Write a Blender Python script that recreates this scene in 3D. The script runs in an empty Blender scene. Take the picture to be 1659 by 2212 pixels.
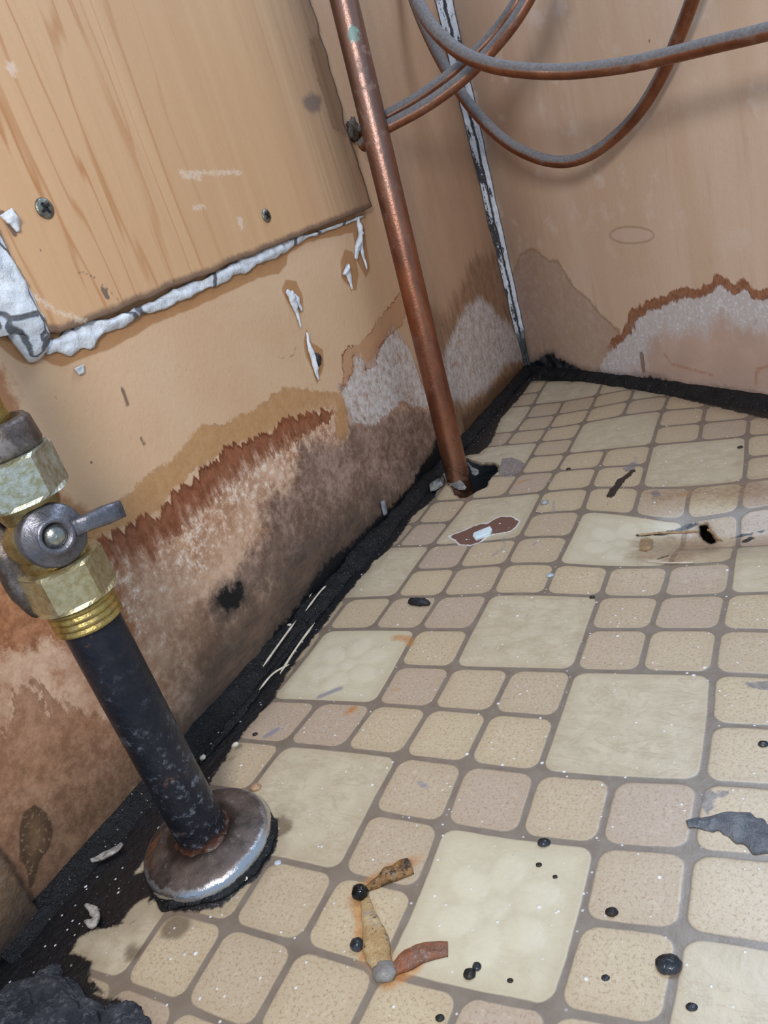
import bpy, bmesh, math, random
import numpy as np
from mathutils import Vector, Matrix, noise as mnoise

random.seed(7); rng = np.random.default_rng(7)
S = 0.032                      # one floor-pattern unit in metres
scene = bpy.context.scene

# ------------------------------------------------------------------ camera
CF = 1700.0; CC = (829.5, 1106.0)
CW = (2.005542548944559, 0.25815181491252465, -0.5759682710705322)
CP = np.array([3.601164218819816, -7.12818664749455, 7.561427697242421])
def rod(w):
    w = np.array(w); t = np.linalg.norm(w); k = w/t
    K = np.array([[0, -k[2], k[1]], [k[2], 0, -k[0]], [-k[1], k[0], 0]])
    return np.eye(3)+np.sin(t)*K+(1-np.cos(t))*K@K
CR = rod(CW)
cam_d = bpy.data.cameras.new('camera'); cam = bpy.data.objects.new('camera', cam_d)
scene.collection.objects.link(cam); scene.camera = cam
cam_d.sensor_fit = 'VERTICAL'; cam_d.sensor_height = 36; cam_d.lens = 36*CF/2212
cam_d.clip_start = 0.005; cam_d.clip_end = 50
m = Matrix(((CR[0][0], -CR[1][0], -CR[2][0], CP[0]*S), (CR[0][1], -CR[1][1], -CR[2][1], CP[1]*S),
            (CR[0][2], -CR[1][2], -CR[2][2], CP[2]*S), (0, 0, 0, 1)))
cam.matrix_world = m

# ------------------------------------------------------------------ light
w = bpy.data.worlds.new('world'); scene.world = w; w.use_nodes = True
wb = w.node_tree.nodes['Background']; wb.inputs[0].default_value = (0.60, 0.78, 1.0, 1); wb.inputs[1].default_value = 0.58
def area(name, loc, target, size, energy, col):
    d = bpy.data.lights.new(name, 'AREA'); d.shape = 'DISK'; d.size = size*S; d.energy = energy; d.color = col
    o = bpy.data.objects.new(name, d); scene.collection.objects.link(o)
    o.location = Vector(loc)*S
    o.rotation_euler = (Vector(target)-Vector(loc)).to_track_quat('-Z', 'Y').to_euler()
    return o
area('door_daylight', (3.2, -10.5, 14.0), (-3, 6, 2), 3.6, 1.95, (1.0, 0.96, 0.93))
area('added_sheen_light', (3.0, 14.0, 22.0), (1, 3, 0), 8.0, 1.7, (0.66, 0.80, 1.0))  # added cool light out of view, gives the floor a bluish sheen
vs = scene.view_settings
scene.display_settings.display_device = 'sRGB'
vs.view_transform = 'Standard'; vs.look = 'None'; vs.gamma = 1; vs.use_curve_mapping = False; vs.exposure = 0.12

# ------------------------------------------------------------------ geometry of the place
LM, LB = 0.04784316, -5.92991077            # left wall x = LM*y + LB
def ray(px, py): return CR.T@np.array([(px-CC[0])/CF, (py-CC[1])/CF, 1.0])
def at(px, py, depth): return CP+ray(px, py)*depth      # depth along the view axis
def F(px, py, z=0.0):
    d = ray(px, py); return CP+d*(z-CP[2])/d[2]
def F2(px, py, z=0.0): return F(px, py, z)[:2]
def Lw(px, py, off=0.0):
    d = ray(px, py); t = (LB+off-CP[0]+LM*CP[1])/(d[0]-LM*d[1]); return CP+t*d
def L2(px, py, off=0.0):
    p = Lw(px, py, off); return p[1:]
CORN = np.array([-5.09, 17.45]); B_end = F2(1659, 872)
BD = (B_end-CORN)/np.linalg.norm(B_end-CORN)
BN = np.array([BD[1], -BD[0]])                # towards the room
if BN[1] > 0: BN = -BN
def Bw(px, py, off=0.0):
    d = ray(px, py); t = (off-((CP[:2]-CORN)@BN))/(d[:2]@BN); return CP+t*d
def B2(px, py):
    p = Bw(px, py); return np.array([(p[:2]-CORN)@BD, p[2]])
def Bpt(s, z, off=0.0):
    q = CORN+BD*s+BN*off; return np.array([q[0], q[1], z])
def Lpt(y, z, off=0.0): return np.array([LM*y+LB+off, y, z])

def sdf(P, poly, closed=True):
    P = np.asarray(P, float); V = np.asarray(poly, float); n = len(V)
    d2 = np.full(len(P), 1e18); ins = np.zeros(len(P), bool)
    for i in range(n if closed else n-1):
        a = V[i]; b = V[(i+1) % n]; e = b-a
        w_ = P-a; t = np.clip((w_@e)/max(e@e, 1e-12), 0, 1)
        q = w_-t[:, None]*e; d2 = np.minimum(d2, (q**2).sum(1))
        if closed:
            c = ((a[1] > P[:, 1]) != (b[1] > P[:, 1]))
            with np.errstate(divide='ignore', invalid='ignore'):
                xi = (b[0]-a[0])*(P[:, 1]-a[1])/(b[1]-a[1])+a[0]
            ins ^= c & (P[:, 0] < xi)
    d = np.sqrt(d2); return np.where(ins, -d, d) if closed else d
def polyF(pts): return [F2(*p) for p in pts]
def polyL(pts, off=0): return [L2(*p, off) for p in pts]
def polyB(pts): return [B2(*p) for p in pts]

# ------------------------------------------------------------------ material helpers
def lin(c):
    return tuple(((v/255)/12.92 if v/255 <= 0.04045 else ((v/255+0.055)/1.055)**2.4) for v in c)+(1.0,)
class NG:
    def __init__(s, name):
        s.m = bpy.data.materials.new(name); s.m.use_nodes = True; s.t = s.m.node_tree
        s.b = s.t.nodes['Principled BSDF']; s.out = s.t.nodes['Material Output']
        tc = s.t.nodes.new('ShaderNodeTexCoord')
        sc = s.t.nodes.new('ShaderNodeVectorMath'); sc.operation = 'SCALE'
        s.t.links.new(tc.outputs['Object'], sc.inputs[0]); sc.inputs[3].default_value = 1/S
        s.P = sc.outputs[0]
    def lk(s, a, b):
        if isinstance(a, bpy.types.NodeSocket): s.t.links.new(a, b)
        else: b.default_value = a
    def math(s, op, a, b=0.0, c=None, clamp=False):
        n = s.t.nodes.new('ShaderNodeMath'); n.operation = op; n.use_clamp = clamp
        s.lk(a, n.inputs[0]); s.lk(b, n.inputs[1])
        if c is not None: s.lk(c, n.inputs[2])
        return n.outputs[0]
    def add(s, a, b): return s.math('ADD', a, b)
    def sub(s, a, b): return s.math('SUBTRACT', a, b)
    def mul(s, a, b): return s.math('MULTIPLY', a, b)
    def mx(s, a, b): return s.math('MAXIMUM', a, b)
    def mn(s, a, b): return s.math('MINIMUM', a, b)
    def inv(s, a): return s.math('SUBTRACT', 1.0, a)
    def attr(s, name):
        n = s.t.nodes.new('ShaderNodeAttribute'); n.attribute_name = name; return n.outputs['Fac']
    def vattr(s, name):
        n = s.t.nodes.new('ShaderNodeAttribute'); n.attribute_name = name; return n.outputs['Vector']
    def noise(s, scale, detail=3, rough=0.55, dist=0.0, stretch=(1, 1, 1), rot=(0, 0, 0), off=(0, 0, 0), centred=True, P=None):
        mp = s.t.nodes.new('ShaderNodeMapping'); mp.inputs['Scale'].default_value = stretch
        mp.inputs['Rotation'].default_value = rot; mp.inputs['Location'].default_value = off
        s.t.links.new(P or s.P, mp.inputs[0])
        n = s.t.nodes.new('ShaderNodeTexNoise'); n.inputs['Scale'].default_value = scale
        n.inputs['Detail'].default_value = detail; n.inputs['Roughness'].default_value = rough
        n.inputs['Distortion'].default_value = dist
        s.t.links.new(mp.outputs[0], n.inputs['Vector'])
        if not centred: return n.outputs[0]
        return s.mul(s.sub(n.outputs[0], 0.5), 2.0)
    def voro(s, scale, feature='F1', stretch=(1, 1, 1), off=(0, 0, 0), rand=1.0):
        mp = s.t.nodes.new('ShaderNodeMapping'); mp.inputs['Scale'].default_value = stretch; mp.inputs['Location'].default_value = off
        s.t.links.new(s.P, mp.inputs[0])
        n = s.t.nodes.new('ShaderNodeTexVoronoi'); n.feature = feature; n.inputs['Scale'].default_value = scale
        n.inputs['Randomness'].default_value = rand
        s.t.links.new(mp.outputs[0], n.inputs['Vector']); return n.outputs['Distance']
    def sm(s, x, a, b):                       # smoothstep from a to b
        n = s.t.nodes.new('ShaderNodeMapRange'); n.interpolation_type = 'SMOOTHSTEP'
        s.lk(x, n.inputs[0]); n.inputs[1].default_value = a; n.inputs[2].default_value = b
        if a > b:
            n.inputs[1].default_value = b; n.inputs[2].default_value = a; n.inputs[3].default_value = 1; n.inputs[4].default_value = 0
        return n.outputs[0]
    def mix(s, f, a, b, mode='MIX'):
        n = s.t.nodes.new('ShaderNodeMixRGB'); n.blend_type = mode
        s.lk(f, n.inputs[0])
        for v, i in ((a, 1), (b, 2)):
            if isinstance(v, tuple) and len(v) == 3: v = lin(v)
            s.lk(v, n.inputs[i])
        return n.outputs[0]
    def bump(s, h, strength=0.5, dist=0.05, normal=None):
        n = s.t.nodes.new('ShaderNodeBump'); n.inputs['Strength'].default_value = strength
        n.inputs['Distance'].default_value = dist*S; s.lk(h, n.inputs['Height'])
        if normal is not None: s.t.links.new(normal, n.inputs['Normal'])
        return n.outputs[0]
    def done(s, col=None, rough=None, metal=None, normal=None, spec=None):
        if col is not None: s.lk(lin(col) if isinstance(col, tuple) and len(col) == 3 else col, s.b.inputs['Base Color'])
        if rough is not None: s.lk(rough, s.b.inputs['Roughness'])
        if metal is not None: s.lk(metal, s.b.inputs['Metallic'])
        if spec is not None: s.lk(spec, s.b.inputs['Specular IOR Level'])
        if normal is not None: s.t.links.new(normal, s.b.inputs['Normal'])
        return s.m

# ------------------------------------------------------------------ object helpers
COL = scene.collection
def mesh_obj(name, V, Fc, mat=None, parent=None, origin=None, smooth=True, attrs=None):
    """V in pattern units (world). Origin in units."""
    V = np.asarray(V, float)
    if parent is not None and origin is None: origin = np.array(parent.get('_o', (0, 0, 0)))
    if origin is None: origin = np.zeros(3)
    origin = np.array(origin, float)
    me = bpy.data.meshes.new(name)
    me.from_pydata(((V-origin)*S).tolist(), [], [list(map(int, f)) for f in Fc])
    me.update()
    if smooth: me.polygons.foreach_set('use_smooth', [True]*len(me.polygons))
    for k, a in (attrs or {}).items():
        at_ = me.attributes.new(k, 'FLOAT', 'POINT'); at_.data.foreach_set('value', np.asarray(a, np.float32))
    if mat: me.materials.append(mat)
    o = bpy.data.objects.new(name, me); COL.objects.link(o)
    if parent is not None: o.parent = parent
    else: o.location = Vector(origin)*S
    return o
def empty(name, loc, label, cat, group=None):
    o = bpy.data.objects.new(name, None); COL.objects.link(o); o.location = Vector(loc)*S
    o.empty_display_size = 0.005
    o['_o'] = [float(v) for v in loc]; tag(o, label, cat, group); return o
def tag(o, label=None, cat=None, group=None, kind=None):
    if label: o['label'] = label
    if cat: o['category'] = cat
    if group: o['group'] = group
    if kind: o['kind'] = kind
    return o
def grid_faces(nu, nv, mask=None):
    i, j = np.meshgrid(np.arange(nu-1), np.arange(nv-1), indexing='ij')
    a = (i*nv+j).ravel(); f = np.stack([a, a+nv, a+nv+1, a+1], 1)
    if mask is not None: f = f[mask[f].all(1)]
    return f
def compact(V, f, attrs):
    used = np.unique(f); mp = -np.ones(len(V), int); mp[used] = np.arange(len(used))
    return V[used], mp[f], {k: np.asarray(a)[used] for k, a in attrs.items()}
def catmull(P, n=8):
    P = np.asarray(P, float); out = []
    Q = np.vstack([2*P[0]-P[1], P, 2*P[-1]-P[-2]])
    for i in range(1, len(Q)-2):
        for k in range(n):
            t = k/n; a, b, c, d = Q[i-1], Q[i], Q[i+1], Q[i+2]
            out.append(0.5*((2*b)+(-a+c)*t+(2*a-5*b+4*c-d)*t*t+(-a+3*b-3*c+d)*t**3))
    out.append(P[-1]); return np.array(out)
def frames(P):
    T = np.gradient(P, axis=0); T /= np.linalg.norm(T, axis=1)[:, None]
    up = np.array([0, 0, 1.0]) if abs(T[0][2]) < .9 else np.array([1.0, 0, 0])
    N = []; n = np.cross(T[0], up); n /= np.linalg.norm(n)
    for t in T:
        n = n-(n@t)*t; n /= np.linalg.norm(n); N.append(n)
    N = np.array(N); return T, N, np.cross(T, N)
def tube_vf(P, r, seg=20, cap=True):
    P = np.asarray(P, float); T, N, B = frames(P); r = np.broadcast_to(r, len(P))
    a = np.linspace(0, 2*np.pi, seg, endpoint=False)
    V = (P[:, None]+r[:, None, None]*(np.cos(a)[None, :, None]*N[:, None]+np.sin(a)[None, :, None]*B[:, None])).reshape(-1, 3)
    f = []
    for i in range(len(P)-1):
        for j in range(seg):
            k = (j+1) % seg; f.append([i*seg+j, i*seg+k, (i+1)*seg+k, (i+1)*seg+j])
    if cap:
        f.append(list(range(seg))[::-1]); f.append([(len(P)-1)*seg+j for j in range(seg)])
    return V, f
def lathe_vf(prof, base, axis, seg=32, hexa=None, up=None, phase=0.0):
    """prof: list of (r, h) along axis from base; hexa flags make hexagonal rings."""
    axis = np.array(axis, float); axis /= np.linalg.norm(axis)
    u = np.cross(axis, (0, 0, 1.0) if abs(axis[2]) < .9 else (1.0, 0, 0)); u /= np.linalg.norm(u); v = np.cross(axis, u)
    V = []; a = np.linspace(0, 2*np.pi, seg, endpoint=False)+phase
    for i, (r, h) in enumerate(prof):
        rr = np.full(seg, r)
        if hexa and hexa[i]:
            am = (a-phase) % (np.pi/3)-np.pi/6; rr = r*np.cos(np.pi/6)/np.cos(am); rr = np.minimum(rr, r*0.985)
        V.append(np.array(base)+axis*h+rr[:, None]*(np.cos(a)[:, None]*u+np.sin(a)[:, None]*v))
    V = np.vstack(V); f = []
    for i in range(len(prof)-1):
        for j in range(seg):
            k = (j+1) % seg; f.append([i*seg+j, i*seg+k, (i+1)*seg+k, (i+1)*seg+j])
    f.append(list(range(seg))[::-1]); f.append([(len(prof)-1)*seg+j for j in range(seg)])
    return V, f
def join_vf(*parts):
    V = []; f = []; n = 0
    for v, ff in parts:
        V.append(np.asarray(v)); f += [[q+n for q in x] for x in ff]; n += len(v)
    return np.vstack(V), f
def fbm(p, o=3):
    return mnoise.fractal(Vector(p), 1.0, 2.0, o)
def blob_vf(c, rx, ry, rz, rot=0.0, amp=0.25, freq=2.0, seed=0, sub=3, flat=True, R=None):
    bm = bmesh.new(); bmesh.ops.create_icosphere(bm, subdivisions=sub, radius=1)
    bm.verts.ensure_lookup_table(); V = []; cr, sr = math.cos(rot), math.sin(rot)
    for v in bm.verts:
        d = v.co.normalized(); k = 1+amp*fbm((d.x*freq+seed*7.3, d.y*freq, d.z*freq+seed*3.1))
        x, y, z = d.x*rx*k, d.y*ry*k, d.z*rz*k
        if flat: z = max(z, -rz*0.35)
        q = np.array([x*cr-y*sr, x*sr+y*cr, z])
        if R is not None: q = R@q
        V.append(np.array(c)+q)
    f = [[v.index for v in fc.verts] for fc in bm.faces]; bm.free(); return np.array(V), f
def ribbon_vf(path, width, normal, height, n=8, seed=0, wob=0.15, across=8, freq=2.0, lift=0.0):
    """lumpy bead lying on a plane: path centre line (units), half width(s), height(s)."""
    P = catmull(path, n); m_ = len(P); T = np.gradient(P, axis=0); T /= np.linalg.norm(T, axis=1)[:, None]
    N = np.array(normal, float); N = np.broadcast_to(N, (m_, 3)) if N.ndim == 1 else N
    W = np.cross(T, N); W /= np.linalg.norm(W, axis=1)[:, None]
    wid = np.interp(np.linspace(0, 1, m_), np.linspace(0, 1, len(np.atleast_1d(width))), np.atleast_1d(width))
    hei = np.interp(np.linspace(0, 1, m_), np.linspace(0, 1, len(np.atleast_1d(height))), np.atleast_1d(height))
    V = []
    for i in range(m_):
        k1 = 1+wob*2*fbm(P[i]*freq+seed); k2 = 1+wob*2*fbm(P[i]*freq+seed+31)
        for j in range(across+1):
            a = math.pi*j/across; x = -math.cos(a)*wid[i]*(k1 if a < math.pi/2 else k2)
            h = math.sin(a)**0.8*hei[i]*(1+wob*2.5*fbm(P[i]*freq*2+W[i]*x*6+seed+9))
            V.append(P[i]+W[i]*x+N[i]*(max(h, 0)+lift))
    f = []; nv = across+1
    for i in range(m_-1):
        for j in range(across): f.append([i*nv+j, i*nv+j+1, (i+1)*nv+j+1, (i+1)*nv+j])
        f.append([i*nv+across, i*nv, (i+1)*nv, (i+1)*nv+across])
    f.append(list(range(nv))[::-1]); f.append([(m_-1)*nv+j for j in range(nv)])
    return np.array(V), f
def poly_slab_vf(pts, normal, th, bulge=0.0, seed=0, amp=0.0):
    """closed outline (world pts on a surface) to a thin slab with a bulged top"""
    P = np.asarray(pts, float); N = np.asarray(normal, float); c = P.mean(0); n = len(P)
    rings = [P, P+N*th]
    V = list(P)+list(P+N*th*0.8)
    for k in (0.93, 0.7, 0.4):
        V += [c+(p-c)*k+N*(th+bulge*(1-k)+amp*fbm(p*5*k+seed)) for p in P]
    V.append(c+N*(th+bulge)); f = []
    for r in range(4):
        for j in range(n):
            q = (j+1) % n; f.append([r*n+j, r*n+q, (r+1)*n+q, (r+1)*n+j])
    for j in range(n): f.append([4*n+j, 4*n+(j+1) % n, 5*n])
    f.append(list(range(n))[::-1]); return np.array(V), f

# ================================================================== LEFT WALL
HW = 11.9
def left_wall_material():
    g = NG('stained_hardboard')
    n1 = g.noise(0.35, 4); n2 = g.noise(2.2, 5); n3 = g.noise(9, 4, .65); fib = g.noise(14, 3, .6, stretch=(1, 1, .45), rot=(.5, 0, 0))
    n1b = g.noise(1.3, 4, .6, off=(0, 3, 3)); n0 = g.noise(.8, 6, .7, off=(0, 7, 1)); nf = g.noise(5.5, 6, .78, off=(1, 2, 3))
    jag = g.add(g.mul(g.noise(3.2, 3, .6, stretch=(1, 1.7, .22)), .30), g.mul(g.noise(9, 2, stretch=(1, 1.6, .2)), .12))
    sof = g.add(g.mul(nf, .22), g.mul(n1b, .16))
    y = g.attr('ay'); z = g.attr('az')
    col = g.mix(g.sm(n1, -.6, .6), (203, 166, 130), (213, 180, 148))
    col = g.mix(g.mul(g.sm(n2, .1, .8), .35), col, (196, 146, 102))
    col = g.mix(g.mul(g.sm(fib, .25, .6), .30), col, (160, 118, 84))
    # shade beyond the copper pipe, painted as greyer, browner board
    far = g.sm(y, 9.3, 11.5)
    col = g.mix(g.mul(far, .75), col, g.mix(g.sm(g.noise(1.2, 4, stretch=(1, 1, .25)), -.5, .5), (158, 124, 100), (178, 142, 114)))
    def lay(col, name, c, amp, w, alpha=1.0, edge=None, noise_=None, fade=None, eoff=.0):
        d = g.add(g.attr(name), g.mul(noise_ if noise_ is not None else sof, amp))
        a = g.sm(d, w, -w)
        if fade is not None: a = g.mul(a, fade)
        col = g.mix(g.mul(a, alpha), col, c)
        if edge:
            e = g.mul(g.mul(g.sm(g.math('ABSOLUTE', g.add(d, eoff)), edge[1], edge[1]*.2), edge[2]), g.sm(n1b, -.4, .3))
            col = g.mix(e, col, edge[0])
        return col
    # everything below the tide line has soaked and dried: pinkish brown and blotchy
    bz = g.sm(g.add(g.attr('below'), g.add(g.mul(n0, .5), g.mul(nf, .2))), .15, -.45)
    bcol = g.mix(g.sm(g.add(n0, g.mul(nf, .7)), -.35, .45), (166, 124, 98), (216, 182, 156))
    bcol = g.mix(g.mul(g.sm(g.noise(2.2, 6, .72, off=(0, 1, 9)), .10, .40), .65), bcol, (158, 98, 62))
    col = g.mix(g.mul(bz, .9), col, bcol)
    col = lay(col, 'shade_halo_pipe', (150, 96, 58), 1.0, .10, .8)  # brown damp halo with a shadow-like band beside the valve painted in
    col = lay(col, 'lower_brown', g.mix(g.sm(nf, -.3, .3), (134, 92, 66), (166, 122, 92)), 1.2, .08, .75, edge=((120, 74, 48), .06, .6), noise_=g.add(jag, sof))
    col = lay(col, 'left_rust', g.mix(g.sm(nf, -.3, .3), (132, 78, 44), (176, 118, 76)), 1.2, .12, .85, noise_=g.add(jag, sof))
    col = lay(col, 'damp', g.mix(g.sm(nf, -.3, .3), (174, 128, 80), (186, 142, 96)), .8, .04, .85, edge=((146, 100, 60), .03, .5))
    streak = g.noise(2.6, 5, .65, stretch=(1, 1.5, .35))
    wn = g.sm(g.add(g.add(nf, g.mul(streak, .5)), g.mul(g.attr('tide_depth'), -.22)), -.32, .10)
    wc = g.mix(g.sm(g.add(nf, g.mul(n1b, .4)), -.25, .35), (206, 156, 120), (238, 222, 206))
    wc = g.mix(g.mul(g.sm(g.noise(9, 5, .75, stretch=(1, 1.3, .6)), .05, .3), .6), wc, (168, 104, 66))
    col = lay(col, 'pale_zone', wc, 1.6, .30, .95, fade=wn)
    gm = g.mix(g.sm(g.add(nf, g.mul(n1b, .6)), -.4, .45), (104, 80, 68), (166, 140, 126))
    gm = g.mix(g.mul(g.sm(g.noise(24, 2), .34, .46), .8), gm, (54, 38, 32))
    col = lay(col, 'mauve', gm, 1.6, .22, .92, noise_=g.add(sof, g.mul(jag, .4)))
    # the jagged brown tide line
    tdn = g.noise(5.5, 6, .8, stretch=(1, 1.2, .28))
    bf = g.sm(g.add(g.attr('tide_depth'), g.mul(tdn, .95)), .85, .22)
    bc = g.mix(g.sm(nf, -.4, .4), (112, 58, 32), (150, 88, 54))
    d = g.add(g.attr('tide'), g.add(g.mul(jag, .85), g.mul(n3, .03))); a = g.sm(d, .025, -.025)
    col = g.mix(g.mul(g.mul(a, bf), .93), col, bc)
    e = g.mul(g.mul(g.sm(g.math('ABSOLUTE', g.add(d, .04)), .06, .01), g.sm(g.attr('tide_depth'), .35, .1)), g.sm(n1b, -.5, .2))
    col = g.mix(g.mul(e, .7), col, (98, 48, 26))
    # right side stains
    col = lay(col, 'right_damp', g.mix(g.sm(g.add(streak, nf), -.5, .5), (158, 120, 90), (116, 86, 64)), 1.6, .25, .8, noise_=g.add(jag, sof))
    bl = g.mix(g.sm(nf, -.35, .35), (170, 152, 140), (216, 208, 204))
    bl = g.mix(g.mul(g.sm(g.noise(7, 6, .78, stretch=(1, 1.6, .5)), .04, .3), .8), bl, (226, 226, 230))
    bl = g.mix(g.mul(g.sm(g.noise(28, 2), .36, .5), .6), bl, (90, 70, 60))
    bn = g.sm(g.add(g.add(nf, n0), .35), -.3, .2)
    col = lay(col, 'pale_blotch', bl, 1.0, .05, .95, edge=((134, 86, 54), .06, .6), noise_=g.add(sof, g.mul(jag, .5)), fade=bn)
    col = lay(col, 'pale_corner', bl, 1.4, .16, .9, noise_=g.add(sof, g.mul(jag, .6)), fade=bn)
    col = lay(col, 'brown_loops', (170, 116, 76), .8, .06, .55, edge=((118, 64, 38), .035, .95))
    # dark streaks and grime near the base
    ds = g.noise(3.0, 6, .75, stretch=(1, .28, 1.3))
    sm_ = g.add(g.attr('streak'), g.mul(g.add(g.mul(ds, .8), g.add(g.mul(nf, .5), n0)), .75))
    col = g.mix(g.mul(g.sm(sm_, .95, -.55), .92), col, g.mix(g.sm(g.add(ds, g.mul(nf, .4)), -.4, .35), (104, 84, 70), (42, 40, 42)))
    rb = g.add(g.attr('right_base'), g.mul(jag, 1.2))
    col = g.mix(g.mul(g.sm(rb, .16, -.16), .8), col, (88, 64, 46))
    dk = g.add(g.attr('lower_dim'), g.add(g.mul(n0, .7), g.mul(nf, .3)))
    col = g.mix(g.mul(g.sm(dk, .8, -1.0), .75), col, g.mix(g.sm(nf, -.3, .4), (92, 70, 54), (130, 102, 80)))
    md = g.add(g.attr('mold'), g.add(g.mul(n3, .12), g.mul(g.noise(4, 6, .8), .24)))
    mcol = g.mix(g.sm(g.noise(22, 3), .25, .45), (10, 13, 17), (58, 60, 64))
    col = g.mix(g.mul(g.sm(md, .34, .05), .45), col, (60, 54, 52))
    col = g.mix(g.sm(md, .13, .02), col, mcol)
    # oval fungus patch
    ov = g.add(g.attr('oval'), g.mul(n3, .03))
    oc = g.mix(g.sm(g.attr('oval'), -.03, -.25), (62, 48, 36), (110, 86, 62))
    oc = g.mix(g.sm(g.noise(16, 4, .7), .05, .4), oc, (150, 128, 98))
    col = g.mix(g.mul(g.sm(ov, .02, -.02), .8), col, oc)
    # damp halos round caulk
    hl = g.add(g.attr('caulk_halo'), g.mul(n2, .05))
    col = g.mix(g.mul(g.sm(hl, .02, -.02), .85), col, (170, 122, 78))
    # small scratches and dark nicks
    mk = g.add(g.attr('marks'), g.mul(n3, .03))
    col = g.mix(g.mul(g.sm(mk, .03, .0), .8), col, (92, 74, 66))
    # specks
    col = g.mix(g.mul(g.sm(g.noise(30, 2), .52, .60), .6), col, (96, 70, 50))
    rough = g.mix(g.sm(md, .06, -.05), (215, 215, 215), (110, 110, 110))
    nb = g.bump(g.add(g.mul(n3, .4), g.mul(fib, .25)), .25, .04)
    return g.done(col, g.math('ADD', .52, g.mul(n2, .1)), 0.0, nb, .35)

ys = np.arange(-9, 17.46, .06); zs = np.arange(0, HW+.01, .06)
Y, Z = np.meshgrid(ys, zs, indexing='ij'); P2 = np.c_[Y.ravel(), Z.ravel()]
def mk(pts): return sdf(P2, polyL(pts))
A = {'ay': P2[:, 0], 'az': P2[:, 1]}
A['shade_halo_pipe'] = mk([(-60, 780), (10, 800), (40, 870), (60, 940), (100, 1000), (130, 1060), (190, 1100), (222, 1150), (250, 1250), (300, 1380), (120, 1400), (60, 1000), (-60, 900)])
A['damp'] = mk([(150, 1200), (255, 1080), (290, 1060), (300, 1045), (345, 1010), (370, 1005), (405, 955), (440, 918), (480, 915), (540, 895), (590, 850), (625, 836), (660, 842), (700, 850), (735, 850), (745, 870), (752, 930), (745, 950), (727, 950), (715, 880), (600, 925), (480, 975), (380, 1045), (350, 1095), (210, 1165)])
TT = [(150, 1195), (185, 1172), (215, 1158), (300, 1135), (305, 1120), (350, 1112), (358, 1092), (372, 1064), (420, 1040), (430, 1012), (470, 992), (485, 968), (515, 962), (530, 948), (560, 940), (600, 925), (612, 905), (640, 905), (650, 893), (690, 893), (718, 882)]
TB = [(722, 900), (660, 940), (610, 975), (560, 1010), (500, 1060), (440, 1110), (370, 1170), (330, 1230), (300, 1290), (260, 1320), (215, 1300), (170, 1260)]
A['tide'] = mk(TT+TB)
A['tide_depth'] = np.abs(sdf(P2, polyL(TT), False))
A['pale_zone'] = mk([(215, 1190), (330, 1150), (430, 1060), (560, 960), (620, 925), (700, 885), (722, 880), (722, 950), (650, 962), (640, 1020), (600, 1060), (560, 1090), (580, 1130), (500, 1200), (450, 1270), (400, 1330), (380, 1420), (300, 1460), (230, 1400)])
A['mauve'] = mk([(650, 965), (720, 950), (745, 955), (770, 900), (830, 890), (900, 870), (940, 900), (955, 960), (900, 1030), (780, 1130), (640, 1230), (540, 1290), (470, 1340), (440, 1330), (500, 1240), (575, 1150), (565, 1095), (640, 1040)])
A['pale_blotch'] = mk([(742, 860), (733, 835), (765, 800), (764, 765), (800, 790), (812, 760), (850, 700), (875, 740), (905, 800), (930, 880), (900, 885), (870, 870), (830, 905), (790, 925), (760, 912)])
A['brown_loops'] = np.minimum(mk([(735, 845), (742, 815), (738, 760), (750, 745), (775, 752), (776, 775), (762, 768), (762, 800), (750, 830)]),
    mk([(775, 752), (800, 718), (812, 700), (850, 650), (862, 635), (880, 660), (868, 700), (835, 730), (815, 762), (812, 790), (790, 800), (785, 770)]))
A['below'] = mk([(-150, 1230), (0, 1235), (150, 1200)]+TT[1:]+[(745, 860), (800, 760), (860, 700), (905, 800), (950, 940), (900, 1100), (600, 1500), (200, 2000), (-150, 2300)])
A['right_damp'] = mk([(895, 640), (935, 660), (965, 690), (985, 640), (1020, 560), (1085, 540), (1120, 600), (1160, 700), (1160, 830), (1050, 900), (1000, 940), (960, 900)])
A['pale_corner'] = mk([(945, 790), (968, 745), (985, 700), (1008, 662), (1032, 648), (1058, 656), (1082, 690), (1105, 700), (1140, 770), (1090, 795), (1050, 845), (1000, 870), (965, 850)])
A['left_rust'] = mk([(-80, 1230), (0, 1240), (50, 1250), (95, 1300), (125, 1370), (60, 1395), (0, 1410), (-80, 1400)])
A['lower_brown'] = mk([(-80, 1610), (8, 1590), (18, 1520), (45, 1492), (65, 1480), (95, 1490), (125, 1530), (240, 1560), (330, 1640), (200, 1850), (60, 2100), (-80, 2100)])
A['streak'] = mk([(250, 1780), (400, 1520), (470, 1350), (540, 1290), (640, 1200), (730, 1130), (860, 1075), (930, 1020), (905, 1080), (730, 1280), (440, 1620), (250, 1850)])
A['right_base'] = mk([(1000, 900), (1050, 850), (1085, 815), (1130, 790), (1140, 830), (1000, 980)])
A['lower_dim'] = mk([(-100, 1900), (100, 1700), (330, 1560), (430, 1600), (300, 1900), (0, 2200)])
A['mold'] = np.minimum(mk([(100, 1950), (200, 1850), (330, 1705), (440, 1575), (530, 1475), (600, 1370), (650, 1310), (705, 1225), (780, 1165), (850, 1095), (895, 1050), (915, 1005), (935, 985), (950, 935), (975, 990), (900, 1200), (600, 1600), (300, 2000), (100, 2200)]),
    np.minimum(sdf(P2, polyL([(1125, 690), (1132, 740), (1140, 800)]), False)-.06, mk([(476, 1296), (486, 1276), (496, 1290), (506, 1280), (516, 1274), (522, 1290), (508, 1300), (490, 1308)])))
A['oval'] = mk([(42, 1795), (50, 1755), (75, 1738), (100, 1755), (116, 1790), (108, 1830), (85, 1860), (75, 1905), (62, 1930), (60, 1880), (42, 1850)])
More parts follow.
